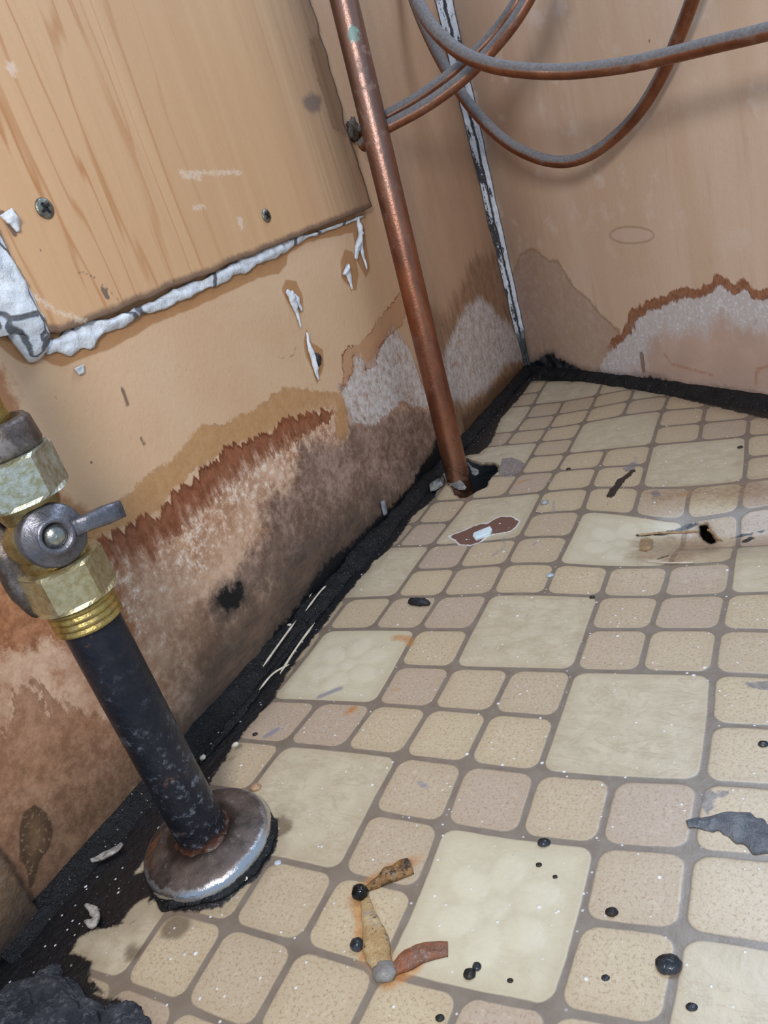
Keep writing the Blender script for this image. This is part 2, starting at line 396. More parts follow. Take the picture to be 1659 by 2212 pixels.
halo = [[(20, 760), (60, 780), (80, 785), (95, 770), (110, 785), (130, 790), (160, 782), (250, 750), (330, 700), (450, 652), (560, 600), (600, 590), (620, 572), (620, 555), (600, 560)],
        ]
A['caulk_halo'] = np.minimum.reduce([
    mk([(-80, 560), (-10, 740), (20, 765), (45, 782), (70, 790), (92, 775), (110, 786), (135, 790), (165, 782), (250, 750), (330, 700), (450, 652), (560, 600), (600, 592), (620, 572), (622, 550), (660, 525), (770, 500), (768, 460), (560, 540), (100, 720), (-60, 500)]),
    mk([(608, 625), (618, 605), (640, 608), (655, 640), (655, 675), (640, 680), (620, 655)]),
    mk([(735, 565), (745, 540), (762, 545), (775, 590), (770, 630), (755, 620), (738, 600)]),
    mk([(655, 735), (662, 710), (672, 740), (698, 755), (700, 790), (685, 830), (675, 800), (660, 770)]),
    mk([(760, 480), (785, 480), (800, 580), (790, 600), (770, 560)])])
A['marks'] = np.minimum.reduce([sdf(P2, polyL(q), False)+o for q, o in [
    ([(595, 765), (610, 775), (635, 768), (640, 745)], 0), ([(264, 840), (270, 855), (275, 875)], -.02), ([(305, 945), (312, 960)], -.02),
    ([(308, 980), (313, 990)], 0), ([(195, 998), (205, 1003)], 0), ([(118, 858), (120, 862)], 0), ([(265, 785), (272, 788)], 0), ([(320, 800), (330, 795), (345, 800), (335, 812), (322, 808)], .018), ([(405, 970), (412, 962), (420, 970), (412, 982), (404, 978)], .018)]])
f = grid_faces(len(ys), len(zs))
V = np.c_[LM*P2[:, 0]+LB, P2]
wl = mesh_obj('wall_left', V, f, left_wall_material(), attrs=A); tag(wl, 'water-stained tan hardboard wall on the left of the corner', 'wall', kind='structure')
sd_ = wl.modifiers.new('thick', 'SOLIDIFY'); sd_.thickness = .35*S; sd_.offset = -1

# ================================================================== BACK WALL
def back_wall_material():
    g = NG('pale_stained_board')
    n1 = g.noise(.4, 4); n2 = g.noise(2.0, 5); n3 = g.noise(9, 4, .65)
    ver = g.noise(3.5, 4, .6, stretch=(1, 1, .12)); ver2 = g.noise(1.0, 3, stretch=(1, 1, .1))
    s_ = g.attr('as'); z = g.attr('az')
    jag = g.add(g.mul(g.noise(2.3, 4, .65, stretch=(1, 1, .35)), .28), g.mul(g.noise(7, 3, stretch=(1, 1, .4)), .08))
    sof = g.add(g.mul(n2, .16), g.mul(g.noise(5.5, 6, .78), .16))
    col = g.mix(g.sm(ver2, -.5, .5), (214, 184, 158), (224, 198, 176))
    col = g.mix(g.mul(g.sm(ver, .0, .6), .3), col, (192, 158, 132))
    col = g.mix(g.mul(g.sm(n3, .2, .6), .2), col, (184, 152, 128))
    col = g.mix(g.mul(g.sm(g.add(s_, g.mul(n2, .4)), 3.2, .2), .6), col, (158, 130, 110))  # corner darkness painted in, browner towards the wall joint
    col = g.mix(g.mul(g.mul(g.sm(g.noise(1.3, 4), .12, .4), g.sm(z, 2, 6)), .55), col, (232, 218, 208))
    mv = g.add(g.attr('mauve'), g.mul(sof, .8))
    col = g.mix(g.mul(g.sm(mv, .03, -.03), .55), col, g.mix(g.sm(g.noise(5, 5, .7), -.2, .5), (158, 132, 120), (188, 164, 154)))
    col = g.mix(g.mul(g.sm(g.math('ABSOLUTE', mv), .07, .01), .5), col, (150, 112, 84))
    tl = g.add(g.attr('tide'), jag)
    pal = g.mix(g.sm(g.noise(.9, 3), -.3, .3), (206, 178, 162), (196, 168, 154))
    wh = g.sm(g.add(g.attr('tide_depth'), g.mul(g.noise(2.2, 5, .7, stretch=(1, 1, .45)), .9)), 1.15, .55)
    wcol = g.mix(g.sm(g.noise(12, 4, .75), .0, .35), (206, 200, 200), (236, 238, 244))
    wcol = g.mix(g.mul(g.sm(g.noise(5, 4), .2, .5), .7), wcol, (170, 150, 140))
    pal = g.mix(g.mul(wh, .9), pal, wcol)
    pal = g.mix(g.mul(g.sm(ver, .1, .6), .25), pal, (170, 140, 128))
    col = g.mix(g.sm(tl, .03, -.03), col, pal)
    bt = g.sm(g.math('ABSOLUTE', g.sub(tl, .06)), .15, .09)
    col = g.mix(g.mul(g.mul(bt, g.sm(g.attr('tide_top'), 1.5, .9)), .9), col, g.mix(g.sm(n3, -.3, .3), (128, 74, 46), (160, 108, 76)))
    lens = g.attr('lens'); col = g.mix(g.mul(g.sm(g.math('ABSOLUTE', g.add(lens, g.mul(n2, .03))), .05, .0), .5), col, (150, 122, 104))
    col = g.mix(g.mul(g.sm(lens, .0, -.1), .35), col, (214, 196, 184))
    mk_ = g.add(g.attr('marks'), g.mul(n3, .02)); col = g.mix(g.mul(g.sm(mk_, .025, .0), .75), col, (120, 96, 84))
    rl = g.add(g.attr('rustline'), g.mul(n3, .06)); col = g.mix(g.mul(g.sm(rl, .07, .0), .5), col, (170, 104, 70))
    md = g.add(g.attr('mold'), g.add(g.mul(n3, .10), g.mul(g.noise(3.2, 5, .75), .18)))
    mcol = g.mix(g.sm(g.noise(3, 4), -.2, .4), (16, 18, 22), (74, 76, 84))
    col = g.mix(g.mul(g.sm(md, .22, .04), .5), col, (110, 96, 92))
    col = g.mix(g.sm(md, .05, -.05), col, mcol)
    col = g.mix(g.mul(g.sm(g.noise(34, 2), .5, .6), .45), col, (110, 84, 66))
    return g.done(col, .5, 0.0, g.bump(g.add(g.mul(n3, .4), g.mul(ver, .3)), .22, .04), .35)
LBk = 13.0
ss = np.arange(0, LBk, .06); zs = np.arange(0, HW+.01, .06)
U, Z = np.meshgrid(ss, zs, indexing='ij'); P2 = np.c_[U.ravel(), Z.ravel()]
def mk(pts): return sdf(P2, polyB(pts))
A = {'as': P2[:, 0], 'az': P2[:, 1]}
T = [(1290, 800), (1330, 745), (1355, 730), (1365, 710), (1368, 690), (1392, 668), (1440, 650), (1480, 642), (1510, 638), (1540, 625), (1560, 615), (1580, 632), (1610, 622), (1625, 636), (1659, 640), (1720, 640), (1900, 650)]
A['tide'] = mk(T+[(1900, 1200), (1280, 1200), (1270, 840)])
A['tide_depth'] = np.abs(sdf(P2, polyB(T), False))
A['tide_top'] = np.maximum(0, sdf(P2, polyB(T[3:]), False))
A['mauve'] = mk([(1085, 640), (1125, 550), (1150, 535), (1185, 562), (1205, 566), (1240, 618), (1300, 682), (1335, 715), (1345, 740), (1310, 780), (1290, 810), (1120, 900)])
A['lens'] = mk([(1365+48*math.cos(a), 508+18*math.sin(a)) for a in np.linspace(0, 6.28, 18)[:-1]])
A['marks'] = np.minimum.reduce([sdf(P2, polyB(q), False)+o for q, o in [([(1350, 516), (1380, 514), (1405, 511)], 0), ([(1205, 470), (1208, 480)], 0), ([(1402, 88), (1403, 90)], -.02), ([(1612, 680), (1605, 690), (1612, 705)], .01), ([(1386, 765), (1390, 800)], -.06)]])
A['rustline'] = np.minimum(sdf(P2, polyB([(1435, 765), (1450, 785), (1500, 800), (1540, 810)]), False), sdf(P2, polyB([(1659, 790), (1635, 800), (1632, 830)]), False))
A['mold'] = np.minimum(mk([(1130, 790), (1180, 768), (1220, 780), (1260, 800), (1330, 812), (1420, 815), (1480, 838), (1560, 842), (1659, 862), (1900, 910), (1900, 1200), (1100, 1200)]),
    np.minimum(sdf(P2, polyB([(1120, 690), (1140, 790)]), False)-.1, sdf(P2, polyB([(1178, 772), (1195, 768)]), False)-.08))
f = grid_faces(len(ss), len(zs))
V = np.array([CORN[0], CORN[1], 0])+np.c_[P2[:, :1]*BD, P2[:, 1]]
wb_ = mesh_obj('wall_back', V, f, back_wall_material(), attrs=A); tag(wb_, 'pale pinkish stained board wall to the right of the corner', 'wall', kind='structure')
sd_ = wb_.modifiers.new('thick', 'SOLIDIFY'); sd_.thickness = .35*S; sd_.offset = -1

# ================================================================== FLOOR
GP = {(0, 0): (1168, 1668), (0, 2): (1240, 1450), (2, 2): (1540, 1456), (2, 0): (1520, 1688), (0, 4): (1294, 1288), (-2, 4): (1058, 1283), (-2, 2): (982, 1442), (-3, 3): (893, 1362), (-5, 3): (703, 1362), (-3, 1): (812, 1522), (-2, 0): (862, 1632), (-1, 0): (1012, 1650), (-4, 0): (612, 1608), (-2, -1): (797, 1760), (-1, -1): (953, 1782), (1, -1): (1288, 1826), (-1, -3): (828, 2100), (1, -3): (1190, 2180), (-2, -2): (740, 1880), (2, -1): (1488, 1842), (1, -2): (1260, 1992), (2, -2): (1475, 2014), (1, 0): (1325, 1685), (-3, 0): (742, 1618), (-1, 1): (1055, 1540), (-2, 1): (930, 1530), (0, 1): (1205, 1550), (-1, 4): (1179, 1284), (1, 4): (1429, 1286), (2, 4): (1572, 1284), (-2, 5): (1089, 1219), (-1, 5): (1203, 1219), (0, 5): (1318, 1225), (1, 5): (1449, 1227), (2, 5): (1582, 1213), (-2, 6): (1125, 1163), (-2, 8): (1169, 1064), (-1, 7): (1258, 1104), (-1, 6): (1230, 1159), (0, 7): (1369, 1116), (1, 7): (1481, 1128), (2, 7): (1596, 1110), (-1, 8): (1276, 1054), (0, 8): (1383, 1053), (1, 8): (1493, 1054), (2, 8): (1608, 1040), (-3, 8): (1091, 1072), (-2, 9): (1201, 1018), (-1, 9): (1294, 1010), (0, 9): (1397, 1004), (-2, 10): (1226, 980), (-1, 10): (1308, 971), (0, 10): (1409, 963), (2, 10): (1612, 943), (1, 10): (1512, 951), (-2, 11): (1240, 949), (-2, 12): (1258, 913), (0, 12): (1427, 889), (-1, 12): (1350, 897), (0, 11): (1421, 921), (1, 11): (1516, 915), (1, 12): (1526, 879), (2, 11): (1620, 903), (-2, 13): (1274, 884), (-3, 13): (1205, 895), (-3, 12): (1183, 926), (-3, 11): (1165, 955), (-3, 10): (1147, 985), (-2, 14): (1288, 855), (-1, 13): (1361, 865), (-3, -3): (494, 1999), (-2, -3): (637, 2045), (-3, -4): (392, 2171), (-4, -4): (259, 2123), (-4, 4): (856, 1288), (-3, 4): (957, 1288), (-4, 3): (808, 1357), (-3, 5): (987, 1229), (-4, 6): (930, 1178), (-4, 5): (892, 1232), (-5, 4): (751, 1294), (-5, 6): (859, 1181)}
HX, HY = 1.35, 6.75
def zdep(X, Y):
    d = -.34*np.exp(-(np.maximum(np.abs(X-2.0)-.7, 0)/1.0)**2-((Y-6.2)/.62)**2)
    d += .06*np.exp(-((X-1.2)/1.6)**2-((Y-4.9)/.4)**2)
    return d
def FPz(px, py):
    z = 0.0
    for _ in range(8):
        q = F(px, py, z); z = float(zdep(q[0], q[1]))
    return q
def polyF(pts): return [FPz(*p)[:2] for p in pts]
pw = []; pt = []
for (u, v), (px, py) in GP.items():
    z = 0.0
    for _ in range(6):
        q = F(px, py, z); z = float(zdep(q[0], q[1]))
    pw.append(q[:2]); pt.append((u-q[0], v-q[1]))
pw = np.array(pw); pt = np.array(pt)
def kern(a, b, s=1.5): return np.exp(-((a[:, None]-b[None])**2).sum(2)/(2*s*s))
KW = np.linalg.solve(kern(pw, pw)+.05*np.eye(len(pw)), pt)
BIG = {(0, 0), (6, 2), (3, 1), (4, 6), (7, 5), (2, 4)}
CELL = {}
for (bu, bv) in BIG:
    for i in range(2):
        for j in range(2): CELL[((bu+i) % 8, (bv+j) % 8)] = (i, j)
def tile_info(u, v):
    iu = np.floor(u).astype(int); iv = np.floor(v).astype(int)
    big = np.zeros(len(u)); ox = np.zeros(len(u)); oy = np.zeros(len(u))
    for (a, b), (i, j) in CELL.items():
        m_ = ((iu % 8) == a) & ((iv % 8) == b); big[m_] = 1; ox[m_] = i; oy[m_] = j
    x0 = iu-ox; y0 = iv-oy; sz = 1+big; hx = sz/2
    px = np.abs(u-x0-hx)-hx+.046; py = np.abs(v-y0-hx)-hx+.046; r = .17
    qx = px+r; qy = py+r
    d = np.sqrt(np.maximum(qx, 0)**2+np.maximum(qy, 0)**2)+np.minimum(np.maximum(qx, qy), 0)-r
    hsh = np.abs(np.sin(x0*12.9898+y0*78.233+4.1)*43758.5453) % 1
    return d, big, hsh, (u-x0-hx), (v-y0-hx), x0, y0
xs = np.arange(-6.6, 9.01, .05); ys = np.arange(-9, 17.9, .05)
X, Y = np.meshgrid(xs, ys, indexing='ij'); P2 = np.c_[X.ravel(), Y.ravel()]
W_ = np.zeros_like(P2)
for k in range(0, len(P2), 20000): W_[k:k+20000] = kern(P2[k:k+20000], pw)@KW
PU = P2+W_
d_, big, hsh, lu, lv, x0, y0 = tile_info(PU[:, 0], PU[:, 1])
A = {'tile': d_, 'big': big, 'tint': hsh, 'pu': PU[:, 0], 'pv': PU[:, 1]}
# pressed flower pattern in some of the large tiles
rr = np.hypot(lu, lv); an = np.arctan2(lv, lu); pet = np.zeros(len(lu))
for k in range(6):
    a0 = math.pi/6+k*math.pi/3; cx, cy = .48*math.cos(a0), .48*math.sin(a0)
    dx = (lu-cx)*math.cos(a0)+(lv-cy)*math.sin(a0); dy = -(lu-cx)*math.sin(a0)+(lv-cy)*math.cos(a0)
    pet = np.maximum(pet, 1-np.clip(((dx/.30)**2+(dy/.23)**2), 0, 1.6)/1.0)
pet = np.clip(pet, 0, 1)**.5; pet = np.maximum(pet, np.clip(1-(rr/.17)**2, 0, 1)**.5)
flow = (((x0 == -5) & (y0 == 1)) | ((x0 == -1) & (y0 == -3)) | ((x0 == -1) & (y0 == 5)))
A['flower'] = pet*flow; A['isflower'] = flow.astype(float)
def mkF(pts): return sdf(P2, polyF(pts))
HOLE = [(1005, 990), (1035, 1000), (1065, 999), (1078, 1006), (1075, 1019), (1064, 1028), (1054, 1042), (1052, 1052), (1031, 1060), (1020, 1068), (1007, 1075), (994, 1076), (981, 1068), (976, 1054), (965, 1041), (950, 1020), (955, 1000), (975, 990)]
SLIT = [(1508, 1140), (1527, 1136), (1534, 1150), (1549, 1170), (1536, 1176), (1518, 1164), (1510, 1152)]
hole = mkF(HOLE)+.03*np.array([fbm((p[0]*6, p[1]*6, 1)) if abs(p[0]+4) < 2 and abs(p[1]-9) < 2 else 0 for p in P2])
slit = mkF(SLIT)
A['hole'] = np.minimum(hole, slit)
A['mold'] = np.minimum.reduce([
    mkF([(1150, 780), (1151, 820), (1130, 850), (1082, 905), (1062, 955), (1045, 972), (1035, 980), (1005, 984), (1000, 1000), (955, 1030), (940, 1075), (892, 1115), (865, 1157), (838, 1190), (811, 1211), (760, 1271), (720, 1320), (690, 1362), (645, 1422), (615, 1464), (590, 1512), (545, 1562), (495, 1625), (455, 1690), (452, 1710), (400, 1780), (600, 1765), (596, 1835), (555, 1895), (480, 1955), (430, 1970), (350, 1965), (330, 1945), (290, 1995), (215, 2005), (165, 2030), (150, 2060), (200, 2080), (190, 2120), (250, 2150), (300, 2185), (325, 2230), (-200, 2400), (-100, 1900), (1100, 760)]),
    mkF([(1140, 770), (1140, 822), (1230, 824), (1310, 826), (1373, 842), (1449, 856), (1528, 875), (1596, 891), (1659, 905), (1900, 960), (1900, 860), (1500, 780)])])
A['sliver'] = np.minimum.reduce([mkF([(290, 1888), (310, 1862), (332, 1845), (325, 1868), (305, 1885)]), mkF([(262, 1990), (290, 1955), (320, 1938), (322, 1962), (300, 1985), (270, 2000)]), mkF([(205, 2145), (240, 2140), (260, 2150), (240, 2160)])])
A['patch'] = mkF([(971, 1158), (1000, 1148), (1023, 1137), (1039, 1132), (1052, 1132), (1072, 1120), (1085, 1116), (1105, 1117), (1121, 1127), (1113, 1138), (1100, 1148), (1067, 1153), (1051, 1158), (1036, 1171), (1018, 1177), (994, 1176), (984, 1166)])
A['greypatch'] = np.minimum.reduce([mkF([(1085, 990), (1105, 988), (1125, 995), (1135, 1005), (1110, 1030), (1085, 1030), (1075, 1020)]), mkF([(1363, 998), (1378, 1000), (1370, 1015), (1352, 1020), (1345, 1012), (1358, 1005)]), mkF([(1518, 1714), (1530, 1705), (1545, 1712), (1570, 1708), (1578, 1716), (1560, 1722), (1545, 1722), (1543, 1745), (1525, 1760), (1512, 1735)]),
    mkF([(1605, 1475), (1659, 1470), (1700, 1490), (1659, 1492), (1625, 1486)]), mkF([(1405, 1064), (1420, 1058), (1428, 1070), (1415, 1075)])])
def lines(qs): return np.minimum.reduce([sdf(P2, polyF(q), False)+o for q, o in qs])
A['bluescratch'] = lines([([(1163, 1118), (1195, 1137), (1238, 1115)], 0), ([(1195, 1082), (1197, 1110)], -.02), ([(1087, 1161), (1091, 1181), (1063, 1201)], -.02), ([(1373, 987), (1373, 998), (1350, 1014)], -.02), ([(690, 1505), (735, 1487)], -.05), ([(575, 1590), (600, 1575)], -.05), ([(1140, 1165), (1165, 1163)], 0), ([(1150, 1600), (1170, 1612)], 0), ([(905, 1690), (920, 1700)], -.03), ([(1150, 1178), (1165, 1168)], -.02), ([(1305, 1370), (1320, 1366)], .0)])
A['crack'] = lines([([(1366, 1018), (1350, 1032), (1342, 1038)], -.06), ([(1345, 1035), (1326, 1058), (1320, 1070)], -.075), ([(1320, 1070), (1316, 1088), (1300, 1098), (1278, 1102)], .005),
    ([(1380, 1157), (1404, 1155), (1449, 1150), (1484, 1143), (1506, 1137)], -.03), ([(1545, 1173), (1603, 1156), (1659, 1145), (1740, 1130)], .0), ([(1420, 1208), (1445, 1200)], -.01), ([(1608, 1170), (1624, 1163)], -.03)])
A['dirt'] = np.minimum(mkF([(1385, 1160), (1530, 1140), (1565, 1175), (1520, 1200), (1450, 1218), (1390, 1212), (1340, 1205), (1380, 1190)]), mkF([(1370, 1060), (1460, 1050), (1659, 1030), (1700, 1070), (1600, 1095), (1460, 1085), (1400, 1095)])+.15)  # brown shading of the dip by the split, painted together with dirt
A['rust'] = lines([([(860, 1378), (880, 1380), (885, 1390)], -.08), ([(752, 1540), (762, 1532)], -.05), ([(850, 1490), (858, 1488)], -.03), ([(1115, 1045), (1145, 1035)], -.02), ([(1445, 1078), (1470, 1070), (1490, 1065)], 0), ([(775, 1925), (790, 1990), (800, 2060), (840, 2110), (900, 2080)], -.12), ([(790, 1915), (890, 1862)], -.08)])
A['darkdab'] = lines([([(372, 2000), (392, 2005)], -.14), ([(280, 2055), (290, 2060)], -.08), ([(605, 1775), (612, 1790)], -.10)])
zf_all = zdep(P2[:, 0], P2[:, 1])
V = np.c_[P2, zf_all+.010*A['flower']]
inside = (A['hole'] > 0) & (P2[:, 0] > LM*P2[:, 1]+LB-.3) & (((P2-CORN)@BN) > -.3)
near = (A['hole'] > -.06) & (A['hole'] < .0)
keep = inside | near
f = grid_faces(len(xs), len(ys), keep & (P2[:, 0] > LM*P2[:, 1]+LB-.35) & (((P2-CORN)@BN) > -.35))
# pull the rim of the holes onto their true outline
hg = A['hole'].reshape(len(xs), len(ys)); gx, gy = np.gradient(hg, .05); nn_ = np.hypot(gx, gy)+1e-6
rim = near.reshape(hg.shape); mv_ = np.where(rim, -hg, 0)
V[:, 0] += (mv_*gx/nn_).ravel(); V[:, 1] += (mv_*gy/nn_).ravel()
V, f, A = compact(V, f, A)

def floor_material():
    g = NG('sheet_vinyl')
    n1 = g.noise(.5, 4); n2 = g.noise(3, 5, .6); n3 = g.noise(11, 4, .65); n4 = g.noise(28, 3, .7)
    d = g.add(g.attr('tile'), g.mul(n2, .018)); big = g.attr('big'); ti = g.attr('tint')
    small = g.mix(g.sm(ti, .0, 1.0), (197, 180, 150), (186, 168, 146))
    small = g.mix(g.mul(g.sm(ti, .78, .86), .6), small, (182, 163, 148))
    small = g.mix(g.mul(g.sm(g.noise(24, 4, .8), .0, .26), .62), small, (146, 113, 84))
    small = g.mix(g.mul(g.sm(g.noise(9, 5, .8, off=(3, 1, 0)), .05, .35), .45), small, (214, 200, 172))
    bg = g.mix(g.sm(n2, -.5, .5), (188, 176, 150), (203, 191, 166))
    vein = g.sm(g.math('ABSOLUTE', g.noise(2.0, 5, .6, 1.2, stretch=(.7, 1.6, 1))), .08, .0)
    bg = g.mix(g.mul(vein, .30), bg, (162, 140, 112)); bg = g.mix(g.mul(g.sm(g.noise(1.3, 6, .75, .8), -.05, .4), .35), bg, (172, 156, 128)); bg = g.mix(g.mul(g.sm(g.noise(19, 4, .75, off=(2, 2, 0)), .14, .4), .3), bg, (150, 122, 92))
    fl = g.attr('flower'); bg = g.mix(g.mul(g.attr('isflower'), .6), bg, (208, 200, 174))
    bg = g.mix(g.mul(g.sm(fl, .0, .9), .32), bg, (226, 220, 198))
    til = g.mix(big, small, bg)
    til = g.mix(g.mul(g.sm(d, -.22, -.01), .3), til, (172, 152, 124))
    til = g.mix(g.mul(g.sm(g.noise(.9, 6, .72, off=(6, 2, 0)), .0, .5), .25), til, (160, 138, 112)); til = g.mix(g.mul(g.sm(n1, .0, .8), .18), til, (176, 150, 128))
    gro = g.mix(g.sm(n2, -.5, .5), (118, 105, 92), (134, 122, 110))
    col = g.mix(g.sm(d, -.012, .012), til, gro)
    def lay(col, name, c, amp, w, alpha=1.0, nn=n2):
        return g.mix(g.mul(g.sm(g.add(g.attr(name), g.mul(nn, amp)), w, -w), alpha), col, c)
    col = lay(col, 'dirt', g.mix(g.sm(n3, -.3, .4), (168, 138, 108), (116, 86, 64)), .5, .22, .6)  # dirt plus the painted shading round the split
    col = lay(col, 'rust', g.mix(g.sm(n3, -.2, .3), (176, 110, 40), (196, 142, 80)), .16, .07, .75)
    gp = g.mix(g.sm(n3, -.3, .4), (104, 98, 100), (140, 134, 138))
    col = lay(col, 'greypatch', gp, .06, .02, .8, n3)
    col = lay(col, 'bluescratch', (134, 134, 146), .03, .03, .85, n3)
    col = lay(col, 'darkdab', (84, 70, 54), .14, .05, .7)
    ck = g.add(g.attr('crack'), g.add(g.mul(n3, .07), g.mul(n2, .04))); col = g.mix(g.sm(ck, .026, .0), col, (30, 26, 26))
    pa = g.add(g.attr('patch'), g.mul(n3, .05))
    col = g.mix(g.sm(pa, .05, .03), col, (218, 216, 214))
    col = g.mix(g.sm(pa, .01, -.01), col, g.mix(g.sm(n4, 0, .4), (104, 68, 54), (132, 92, 76)))
    md = g.add(g.attr('mold'), g.add(g.mul(n2, .10), g.mul(n3, .06)))
    mk_ = g.mul(g.sm(md, .03, -.03), g.sm(g.add(g.attr('sliver'), g.mul(n3, .06)), -.03, .03))
    col = g.mix(g.mul(g.sm(md, .3, .0), .35), col, (120, 100, 78))
    mc = g.mix(g.sm(g.noise(24, 2), .36, .44), (5, 8, 14), (96, 94, 92))
    mc = g.mix(g.mul(g.sm(g.noise(4, 5, .7), .0, .4), .6), mc, (26, 32, 44))
    col = g.mix(mk_, col, mc)
    ed = g.sm(g.attr('hole'), .06, .0); col = g.mix(g.mul(ed, .6), col, (90, 66, 48))
    # grit: pale flakes with white glints painted in, and dark crumbs on the vinyl
    wv = g.mul(g.sm(g.voro(6.0, off=(2, 5, 0)), .12, .07), g.sm(g.noise(1.6, 4), -.35, .25))
    wv = g.mx(wv, g.sm(g.add(g.voro(2.4, off=(7, 1, 0)), g.mul(n3, .03)), .075, .04))
    dv = g.mul(g.sm(g.voro(3.1, off=(1, 9, 0)), .045, .025), g.sm(g.noise(.8, 2, off=(4, 4, 0)), -.1, .3))
    col = g.mix(g.mul(dv, .75), col, (62, 48, 40)); col = g.mix(g.mul(wv, .85), col, (238, 240, 246))
    rough = g.math('ADD', .36, g.mul(n2, .08))
    rough = g.mx(rough, g.mul(g.sm(pa, .01, -.01), .7))
    h = g.add(g.mul(g.sm(d, -.03, .03), -.22), g.add(g.mul(n3, .10), g.mul(g.mul(g.noise(2.0, 4), big), .35)))
    h = g.add(h, g.add(g.mul(mk_, g.add(.4, g.mul(n3, .8))), g.mul(wv, .6)))
    return g.done(col, rough, 0.0, g.bump(h, .35, .045), .9)
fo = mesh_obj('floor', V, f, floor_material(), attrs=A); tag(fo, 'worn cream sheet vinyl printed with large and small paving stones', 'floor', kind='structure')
sd_ = fo.modifiers.new('thick', 'SOLIDIFY'); sd_.thickness = .09*S; sd_.offset = -1
def zfl(x, y): return float(zdep(np.array(x), np.array(y)))
def FP(px, py, h=0.0):
    z = 0.0
    for _ in range(5):
        q = F(px, py, z+h); z = zfl(q[0], q[1])
    return np.array([q[0], q[1], z+h])

# ---- what lies under the holes in the vinyl
def simple(name, c1, c2, scale=4, rough=.6, metal=0.0, bump=.3, spec=.5, detail=5):
    g = NG(name); n = g.noise(scale, detail, .65)
    return g.done(g.mix(g.sm(n, -.35, .35), c1, c2), rough, metal, g.bump(n, bump, .05), spec)
M_dark = simple('void_black', (6, 5, 5), (22, 15, 11), 3, .6, spec=.2)  # near-black, so the darkness inside the holes is in the colour
def boxvf(a, b):
    a = np.array(a, float); b = np.array(b, float)
    V = [[(a, b)[i][0], (a, b)[j][1], (a, b)[k][2]] for i in (0, 1) for j in (0, 1) for k in (0, 1)]
    return V, [[0, 1, 3, 2], [4, 6, 7, 5], [0, 4, 5, 1], [2, 3, 7, 6], [0, 2, 6, 4], [1, 5, 7, 3]]
sub = mesh_obj('floor_underside', *boxvf((-6.6, -9, -1.4), (9, 18, -.75)), M_dark, smooth=False); tag(sub, 'dark void under the floor seen through the holes', 'underfloor', kind='structure')

# ---- board standing in front of the left wall (lower left corner of the photo)
def board_mat():
    g = NG('grimy_board'); n = g.noise(1.0, 6, .65); n2 = g.noise(7, 5, .7)
    c = g.mix(g.sm(n, -.4, .4), (96, 78, 62), (146, 116, 88)); c = g.mix(g.mul(g.sm(n2, .05, .5), .6), c, (132, 128, 122))
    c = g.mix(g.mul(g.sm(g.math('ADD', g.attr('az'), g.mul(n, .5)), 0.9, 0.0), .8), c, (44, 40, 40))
    return g.done(c, .6, 0, g.bump(n2, .4, .06), .3)
yy = np.arange(-9, -3.49, .05); zz = np.arange(0, HW, .1)
Yg, Zg = np.meshgrid(yy, zz, indexing='ij')
off = .16+.03*np.array([fbm((a*1.5, b*1.5, 0)) for a, b in zip(Yg.ravel(), Zg.ravel())])
jit = np.array([.05*fbm((b*2.5, 3, 1)) for b in Zg.ravel()])*(Yg.ravel() > -3.6)
Vb = np.array([Lpt(a+j, b, o) for a, b, o, j in zip(Yg.ravel(), Zg.ravel(), off, jit)])
bo = mesh_obj('wall_front', Vb, grid_faces(len(yy), len(zz)), board_mat(), attrs={'az': Zg.ravel()})
tag(bo, 'grimy brown board overlapping the left wall at the lower left corner', 'wall', kind='structure')
s_ = bo.modifiers.new('t', 'SOLIDIFY'); s_.thickness = .15*S; s_.offset = -1

